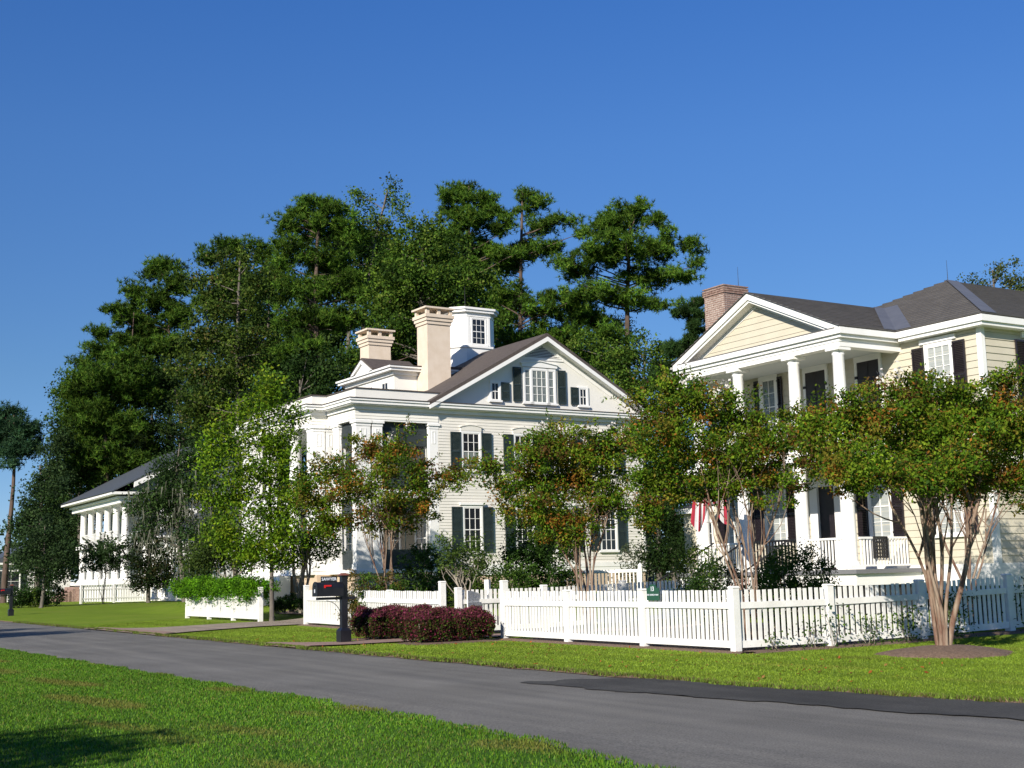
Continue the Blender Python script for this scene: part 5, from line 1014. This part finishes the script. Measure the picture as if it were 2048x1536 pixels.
# ------------------------------------------------------------------ shrubs, hedges, vines
def shrub(name, label, cat, cx, cy, z, blobs, n, per, csize, size, pal, wts, group=None, stems=5, shell=.6, aspect=.55, fl=0):
    t = thing(name, label, cat, (cx, cy, z), group=group); mb = MB()
    P, ids, C_ = clump_points(blobs, n, per, csize, shell, .9)
    for c in C_[rng.permutation(len(C_))[:stems*3]]: limb(mb, (rnd.uniform(-.08, .08), rnd.uniform(-.08, .08), -.05), c*.9, .018, .006, .08, 3, 4)
    mb.build('stem', 'trunkg', t); obj('foliage', leaf_mesh('foliage', P, ids, size, pal, wts, aspect=aspect), t)
    if fl: flowers(t, C_, fl, .07, 10)
    return t
def boxhedge(label, a0, a1, n0, n1, h):
    am, nm_ = (a0+a1)/2, (n0+n1)/2; x, y = lot(am, nm_); z = LAWNZ(x, y); t = thing('purple_hedge', label, 'hedge', (x, y, z), R(31)+0, 'purple hedges beside the brick walk')
    hx, hy = (n1-n0)/2, (a1-a0)/2; N = 42000
    P = np.stack([rng.uniform(-hx, hx, N), rng.uniform(-hy, hy, N), rng.uniform(.1, h, N)], 1)
    f = rng.integers(0, 7, N); P[f == 0, 2] = h; P[f == 1, 0] = -hx; P[f == 2, 1] = -hy; P[f == 3, 1] = -hy; P[f == 4, 0] = hx
    # rounded edges and an uneven surface
    q = P/np.array([hx, hy, h]); lump = 1 + .07*np.sin(P[:, 0]*7+1)*np.sin(P[:, 1]*6) + .04*np.sin(P[:, 0]*15)+.03*np.sin(P[:, 1]*19+2)
    k = np.maximum(0, np.maximum(abs(q[:, 0]), abs(q[:, 1])) + q[:, 2] - 1.72); P[:, :2] *= (1-.5*k)[:, None]; P[:, 2] *= (1-.3*k)
    low = np.clip(1-P[:, 2]/.3, 0, 1); P[:, :2] *= (1-.12*low)[:, None]; P *= lump[:, None]; P += rng.normal(0, .03, P.shape); hol = np.sin(P[:, 0]*9+P[:, 2]*7+1)*np.sin(P[:, 1]*8-P[:, 2]*5)+np.sin(P[:, 2]*13+P[:, 0]*3+P[:, 1]*4)*.6; deep = (hol > .75) & (P[:, 2] < h*.8); P[deep, :2] *= .86
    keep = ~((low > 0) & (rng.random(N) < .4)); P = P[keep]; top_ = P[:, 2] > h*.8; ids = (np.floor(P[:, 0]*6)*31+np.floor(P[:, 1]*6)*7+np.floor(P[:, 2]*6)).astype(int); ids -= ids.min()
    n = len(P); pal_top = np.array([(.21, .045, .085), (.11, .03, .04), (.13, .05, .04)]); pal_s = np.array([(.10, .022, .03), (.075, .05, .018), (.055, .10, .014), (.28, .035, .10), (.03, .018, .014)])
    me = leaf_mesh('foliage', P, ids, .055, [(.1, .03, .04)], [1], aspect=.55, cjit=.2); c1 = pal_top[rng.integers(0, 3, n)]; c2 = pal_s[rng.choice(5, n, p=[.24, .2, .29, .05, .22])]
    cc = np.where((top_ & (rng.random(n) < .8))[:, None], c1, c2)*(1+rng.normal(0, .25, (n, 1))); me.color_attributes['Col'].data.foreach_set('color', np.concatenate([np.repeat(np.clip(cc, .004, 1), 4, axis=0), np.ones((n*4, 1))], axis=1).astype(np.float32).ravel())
    obj('foliage', me, t); mb = MB()
    for k in range(16): x_ = -hx*.8+hx*1.6*k/15; y_ = rnd.uniform(-.6, .6)*hy; limb(mb, (x_, y_, -.03), (x_+rnd.uniform(-.2, .2), y_+rnd.uniform(-.2, .2), h*.85), .014, .005, .1, 4, 4)
    mb.build('stem', 'trunkg', t)
boxhedge('near purple-leaved clipped hedge on the fence side of the brick walk', 25.6, 26.65, 12.9, 14.75, .66)
boxhedge('farther purple-leaved clipped hedge just behind the mailbox post', 28.1, 29.3, 12.9, 14.8, .68)
for (a0, a1, n0, n1) in ((25.2, 26.8, 12.6, 15.0), (27.95, 29.6, 12.6, 15.0)):
    rows = []
    for i in range(6):
        r = []
        for j in range(6):
            x, y = lot(a0+(a1-a0)*i/5, n0+(n1-n0)*j/5); r.append((x, y, LAWNZ(x, y)+(.03 if 0 < i < 5 and 0 < j < 5 else -.0)))
        rows.append(r)
    sheet('mulch_bed', rows, 'mulch')
# mulch ring of the nearest myrtle
rows = []
for rr, zz_ in ((1.0, -.02), (.92, .03), (.66, .09), (.33, .14), (0, .16)):
    r = []
    for k in range(33):
        a_ = 2*math.pi*k/32; e_ = 1+.07*math.sin(3*a_)+.05*math.sin(7*a_+1); x, y = 6.88+rr*e_*1.08*math.cos(a_), 21.3+rr*e_*math.sin(a_); r.append((x, y, LAWNZ(x, y)+zz_))
    rows.append(r)
sheet('mulch_ring', rows, 'mulch')
def sp(px, py, Y): p = at(px, py, Y); return p.x, p.y
def rounds(label, px, Y, r, h, pal, wts, size=.06, n=60, per=45, z=None, name='round_shrub', cat='shrub', group=None, cs=.16, fl=0, ry=None):
    x, y = sp(px, 1150, Y); z = LAWNZ(x, y) if z is None else z
    return shrub(name, label, cat, x, y, z, [((0, 0, h*.52), (r, ry or r, h*.5))], n, per, cs, size, pal, wts, group=group, fl=fl)
DG = [(.025, .06, .012), (.04, .085, .015), (.016, .036, .01)]; MG = [(.05, .105, .014), (.08, .145, .02), (.03, .065, .012)]; YGs = [(.09, .15, .015), (.06, .11, .014), (.12, .16, .03)]; RG = [(.12, .10, .02), (.16, .11, .03), (.06, .08, .015)]
for lb, px, Y, r in (('leftmost clipped round bush at the tan foundation', 567, 47.6, .34), ('second clipped round bush at the tan foundation, slightly larger', 583, 48.4, .4), ('lowest clipped bush in front of the tan foundation', 556, 46.6, .3), ('clipped round bush beside the left gate post of the mailbox fence', 602, 46.2, .32)):
    rounds(lb, px, Y, r, .75*r*2, DG, (4, 3, 3), .05, 50, 50, .42, group='clipped round bushes at the foundation', cs=.1)
fl_ = [(46.6, 17.6), (46.2, 19.6), (40, 19.9), (39, 17.6)]
rows = []
for i in range(8):
    r = []
    for j in range(5):
        a_ = 47.5-9*i/7; n_ = 17.8+3.0*j/4; x, y = lot(a_, n_); r.append((x, y, LAWNZ(x, y)+.03))
    rows.append(r)
sheet('mulch_bed', rows, 'mulch')
for k, (px, pl, lb) in enumerate(((708, RG, 'rust-tinted low shrub behind the fence just right of the mailbox'), (740, MG, 'low green shrub under the first crape myrtle stems'), (775, RG, 'rusty low shrub under the first crape myrtle, middle of the row'), (815, MG, 'low green shrub left of the round dark bush'))):
    rounds(lb, px, 37.2, .55, 1.55, pl, (4, 3, 3), .07, 60, 40, group='low shrubs behind the mailbox fence', cs=.2)
rounds('large round dark green bush before the screened porch', 850, 43, .95, 2.2, [(.03, .075, .013), (.05, .11, .018), (.018, .04, .01)], (4, 3, 3), .09, 130, 50, .3, cs=.26)
rounds('yellow-green rounded bush below the first side window of the white house', 935, 42, 1.0, 2.1, YGs, (4, 3, 3), .09, 120, 44, .3, cs=.26)
rounds('low green shrub beneath the white siding right of the first window', 1010, 41, .8, 1.6, MG, (4, 3, 3), .08, 90, 44, .25, cs=.24, fl=5)
rounds('tall camellia bush with pale blooms beside the white house wall', 1085, 42.5, 1.25, 3.5, [(.03, .07, .012), (.055, .115, .018), (.02, .045, .01)], (4, 3, 3), .1, 330, 50, .25, cs=.3, fl=5)
rounds('grey-green wispy shrub at the right corner of the white house', 1268, 46, .7, 2.3, [(.09, .11, .06), (.13, .15, .09), (.05, .07, .035)], (4, 3, 3), .09, 80, 26, .3, cs=.3)
rounds('yellow-green feathery shrub left of the portico steps', 1392, 33, .6, 2.0, YGs, (4, 3, 3), .07, 110, 40, .15, cs=.22)
rounds('dark shrub row under the flag behind the picket fence', 1430, 30.5, .75, 1.55, DG, (4, 3, 3), .06, 120, 44, .15, cs=.2)
rounds('leafy shrub spilling over the fence in front of the portico columns', 1590, 28.5, .85, 1.75, MG, (4, 3, 3), .06, 200, 46, .2, cs=.2, fl=3)
rounds('smaller leafy shrub by the brick steps', 1545, 29.8, .5, 1.45, MG, (4, 3, 3), .06, 90, 46, .2, cs=.2)
rounds('dark clipped shrub outside the shaded right-hand fence', 1958, 26.9, .5, .8, DG, (4, 3, 4), .05, 110, 50, cs=.14)
rounds('dark shrub at the right picture border outside the fence', 2052, 27.6, .45, .7, DG, (4, 3, 4), .05, 90, 50, cs=.14)
rounds('dark clipped bush near the distant mailbox', 100, 92, 1.0, 1.7, DG, (3, 2, 4), .14, 80, 34, .1, cs=.35, group='dark bushes by the far fence')
rounds('second dark bush, touching the distant mailbox post', 42, 90, .8, 1.7, DG, (3, 2, 4), .14, 80, 34, .1, cs=.35, group='dark bushes by the far fence')
rounds('paler bush between the two dark bushes at far left', 66, 93, .7, 1.4, YGs, (3, 2, 4), .14, 70, 34, .1, cs=.35, group='dark bushes by the far fence')
# climbing rose sprigs along the right-hand fence
for k, (s1, hh, n_, lb) in enumerate(((.7, .35, 8, 'tiny climbing sprig nearest the corner post'), (1.55, .5, 9, 'second small climbing sprig on the sunny fence panel'), (2.05, .8, 12, 'taller climbing sprig on the second fence post'), (2.9, .6, 20, 'leafy climber on the second side panel'), (3.8, .7, 30, 'dense climber in half shade on the side fence'), (4.9, .9, 60, 'shaded climber behind the nearest myrtle trunk'), (7.2, 1.1, 60, 'shaded climber right of the nearest myrtle trunk'), (9.4, 1.1, 60, 'last climber on the side fence at the right'))):
    x, y = FC.x+FV.x*s1+.1*math.cos(R(-63)), FC.y+FV.y*s1+.12*math.sin(R(-63))
    t = thing('climbing_rose', lb, 'climbing plant', (x, y, LAWNZ(x, y)), R(27), 'climbing plants on the side fence'); P = np.stack([rng.normal(0, .12+.3*hh*.6, n_*9), rng.normal(-.05, .05, n_*9), rng.random(n_*9)**1.2*hh], 1)
    obj('foliage', leaf_mesh('foliage', P, rng.integers(0, 9, len(P)), .06, MG, (4, 3, 3), aspect=.6), t); mb = MB()
    for q in range(4): limb(mb, (rnd.uniform(-.1, .1), -.03, 0), (rnd.uniform(-.3, .3)*hh, -.05, hh*rnd.uniform(.7, 1)), .006, .003, .1, 4, 4)
    mb.build('stem', 'trunkg', t)
# vine heaped over the left fence
va, vb = Vector(fp(24.6)), Vector(fp(34.6)); vm = (va+vb)/2; vang = math.atan2((vb-va).y, (vb-va).x)
t = thing('vine', 'thick bright green vine heaped on top of the left picket fence', 'vine', (vm.x, vm.y, LAWNZ(vm.x, vm.y)), vang)
VG = [(.08, .21, .008), (.13, .29, .012), (.045, .12, .008)]
L2 = (vb-va).length/2
blb = [((x_, rnd.uniform(-.15, .15), 1.12+rnd.uniform(-.05, .14)), (.75, .55, .34)) for x_ in np.linspace(-L2+.6, L2-.3, 14)]
P, ids, C_ = clump_points(blb, 520, 60, .28, .5, .7)
P2 = np.concatenate([np.stack([np.full(30, x_)+rng.normal(0, .05, 30), np.full(30, s__*.28)+rng.normal(0, .06, 30), 1.0-rng.random(30)*hh], 1) for x_, hh, s__ in zip(rng.uniform(-L2+.3, L2-.3, 40), rng.uniform(.2, .6, 40), rng.choice([-1, 1], 40))])
P = np.concatenate([P, P2]); ids = np.concatenate([ids, rng.integers(0, 40, len(P2))]); obj('foliage', leaf_mesh('foliage', P, ids, .085, VG, (4, 3, 3), aspect=.5), t)
for x_ in np.linspace(-L2+1.4, L2-.9, 7): mb = MB(); limb(mb, (x_, -.14, 0), (x_+rnd.uniform(-.3, .3), -.05, 1.1), .016, .01, .1, 4, 5); mb.build('stem', 'trunkg', t)

# ------------------------------------------------------------------ grass blades
def grass(name, an_pts, zf, pal, wts, h, wd_, m='blade'):
    n = len(an_pts); a, nn = an_pts[:, 0], an_pts[:, 1]; x = a*SU.x+nn*SV.x; y = a*SU.y+nn*SV.y; z = zf(a, nn)
    P = np.stack([x, y, z], 1); th = rng.uniform(0, 2*np.pi, n); s = np.stack([np.cos(th), np.sin(th), np.zeros(n)], 1)*(wd_*(1+.05*y)[:, None] if False else wd_)/2*(1+y/18)[:, None]
    tip = P + np.stack([rng.normal(0, .35, n), rng.normal(0, .35, n), np.ones(n)], 1)*(h*rng.uniform(.5, 1.3, n))[:, None]
    V = np.stack([P-s, P+s, tip], 1).reshape(-1, 3)
    patch = np.sin(x*1.1+np.sin(y*.7)*2)*np.sin(y*.8+1.3)*.5+np.sin(x*2.9+y*1.3+np.sin(y*2.1))*np.sin(y*2.3-x*1.7)*.35+np.sin(x*7.1+2)*np.sin(y*6.3+x*3)*.22
    colr = pick_cols(n, pal, wts, .16)*(1+.22*patch)[:, None]; dry = np.clip((np.sin(x*1.7+1.1+np.sin(y*1.9))*np.sin(y*1.25+x*.6)+.35*np.sin(x*5.3+y*4.1)-.55)*2.2, 0, 1)*(.55 if wd_ < .009 else .22)
    colr = colr*(1-dry[:, None])+np.array([.17, .125, .035])*dry[:, None]
    if wd_ > .009: colr *= (1+.07*np.sign(np.sin(nn*5.2)))[:, None]
    return obj(name, npmesh(name, V, n, 3, colr, m), kind='stuff', label=name.replace('_', ' '))
def sample(n, amin, amax, e0, e1, dens):
    A_ = rng.uniform(amin, amax, n); t = rng.random(n); lo, hi = e0(A_), e1(A_); return np.stack([A_, lo+(hi-lo)*t], 1)
fe = lambda A_: np.interp(A_, EA, EN); ne = lambda A_: np.interp(A_, NA, NN)
wobv = lambda a, s: .035*np.sin(a*2.3+s) + .03*np.sin(a*5.1+2*s) + .02*np.sin(a*11.7+s)
def zfar(a, n):
    x = a*SU.x+n*SV.x; y = a*SU.y+n*SV.y; d = n-fe(a)
    zz = np.array([zg(p, q) for p, q in zip(x, y)]); return np.where(d < .12, .03, .03+zz)
nearz = lambda a, n: .045+.0*a
vis = lambda p: p[(lambda X, Y: (Y > 8.5) & (np.abs(X) < .41*Y+.5))(p[:, 0]*SU.x+p[:, 1]*SV.x, p[:, 0]*SU.y+p[:, 1]*SV.y)]
g1 = vis(sample(560000, 5, 38, lambda A_: ne(A_)-9.5, lambda A_: ne(A_)+wobv(A_, 4)*1.4+.03, 0)); Yg = g1[:, 0]*SU.y+g1[:, 1]*SV.y
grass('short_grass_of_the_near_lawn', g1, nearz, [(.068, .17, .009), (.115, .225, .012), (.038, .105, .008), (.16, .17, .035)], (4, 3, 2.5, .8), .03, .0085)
g2 = vis(np.concatenate([sample(230000, 4, 50, lambda A_: fe(A_)+wobv(A_, 0)+.0, lambda A_: fe(A_)+4.2, 0), sample(110000, 4, 17.3, lambda A_: fe(A_)+4.2, lambda A_: fe(A_)+9.5, 0)]))
Fd = (g2[:, 0]*SU.x+g2[:, 1]*SV.x-FC.x)*-FV.y + (g2[:, 0]*SU.y+g2[:, 1]*SV.y-FC.y)*FV.x; g2 = g2[~((Fd > -.3) & (g2[:, 1] > fe(g2[:, 0])+4.0))]
inwalk = ((g2[:, 0] > 26.7) & (g2[:, 0] < 28.3)) | ((g2[:, 0] > 38) & (g2[:, 0] < 43.5)) | ((g2[:, 0] > 26.9) & (g2[:, 0] < 29.8) & (g2[:, 1] < 11.6)) | ((g2[:, 0] > 37.8) & (g2[:, 0] < 46.8) & (g2[:, 1] < 11.9))
ring_ = np.hypot(g2[:, 0]*SU.x+g2[:, 1]*SV.x-6.88, g2[:, 0]*SU.y+g2[:, 1]*SV.y-21.3) < .98; beds = (g2[:, 1] > 12.7) & (((g2[:, 0] > 25.3) & (g2[:, 0] < 26.8)) | ((g2[:, 0] > 28) & (g2[:, 0] < 29.5)))
g2 = g2[~(inwalk | ring_ | beds)]
grass('short_grass_of_the_far_verge', g2, zfar, [(.14, .215, .018), (.18, .255, .022), (.105, .17, .015)], (4, 3, 2), .026, .010)
# shaggy edge hanging over the asphalt
A_ = rng.uniform(5, 60, 60000); ed = np.stack([A_, fe(A_)+wobv(A_, 0)+rng.normal(.0, .035, len(A_))], 1)
grass('rough_grass_fringe_on_the_kerb_line', vis(ed), lambda a, n: .01+.03*rng.random(len(a)), [(.10, .15, .022), (.13, .20, .022), (.15, .11, .05), (.07, .055, .03)], (3, 4, 2, 1.2), .045, .009)
# fallen leaves
n = 420; A_ = rng.uniform(12, 32, n); N_ = np.interp(A_, EA, EN)+rng.uniform(.2, 4.2, n); x = A_*SU.x+N_*SV.x; y = A_*SU.y+N_*SV.y
P = np.stack([x, y, zfar(A_, N_)+.035], 1); obj('fallen_leaves', leaf_mesh('fallen_leaves', P, np.arange(n), .06, [(.35, .10, .03), (.28, .15, .05), (.16, .07, .03)], [3, 2, 2], upb=3), kind='stuff', label='scattered orange fallen leaves on the verge')
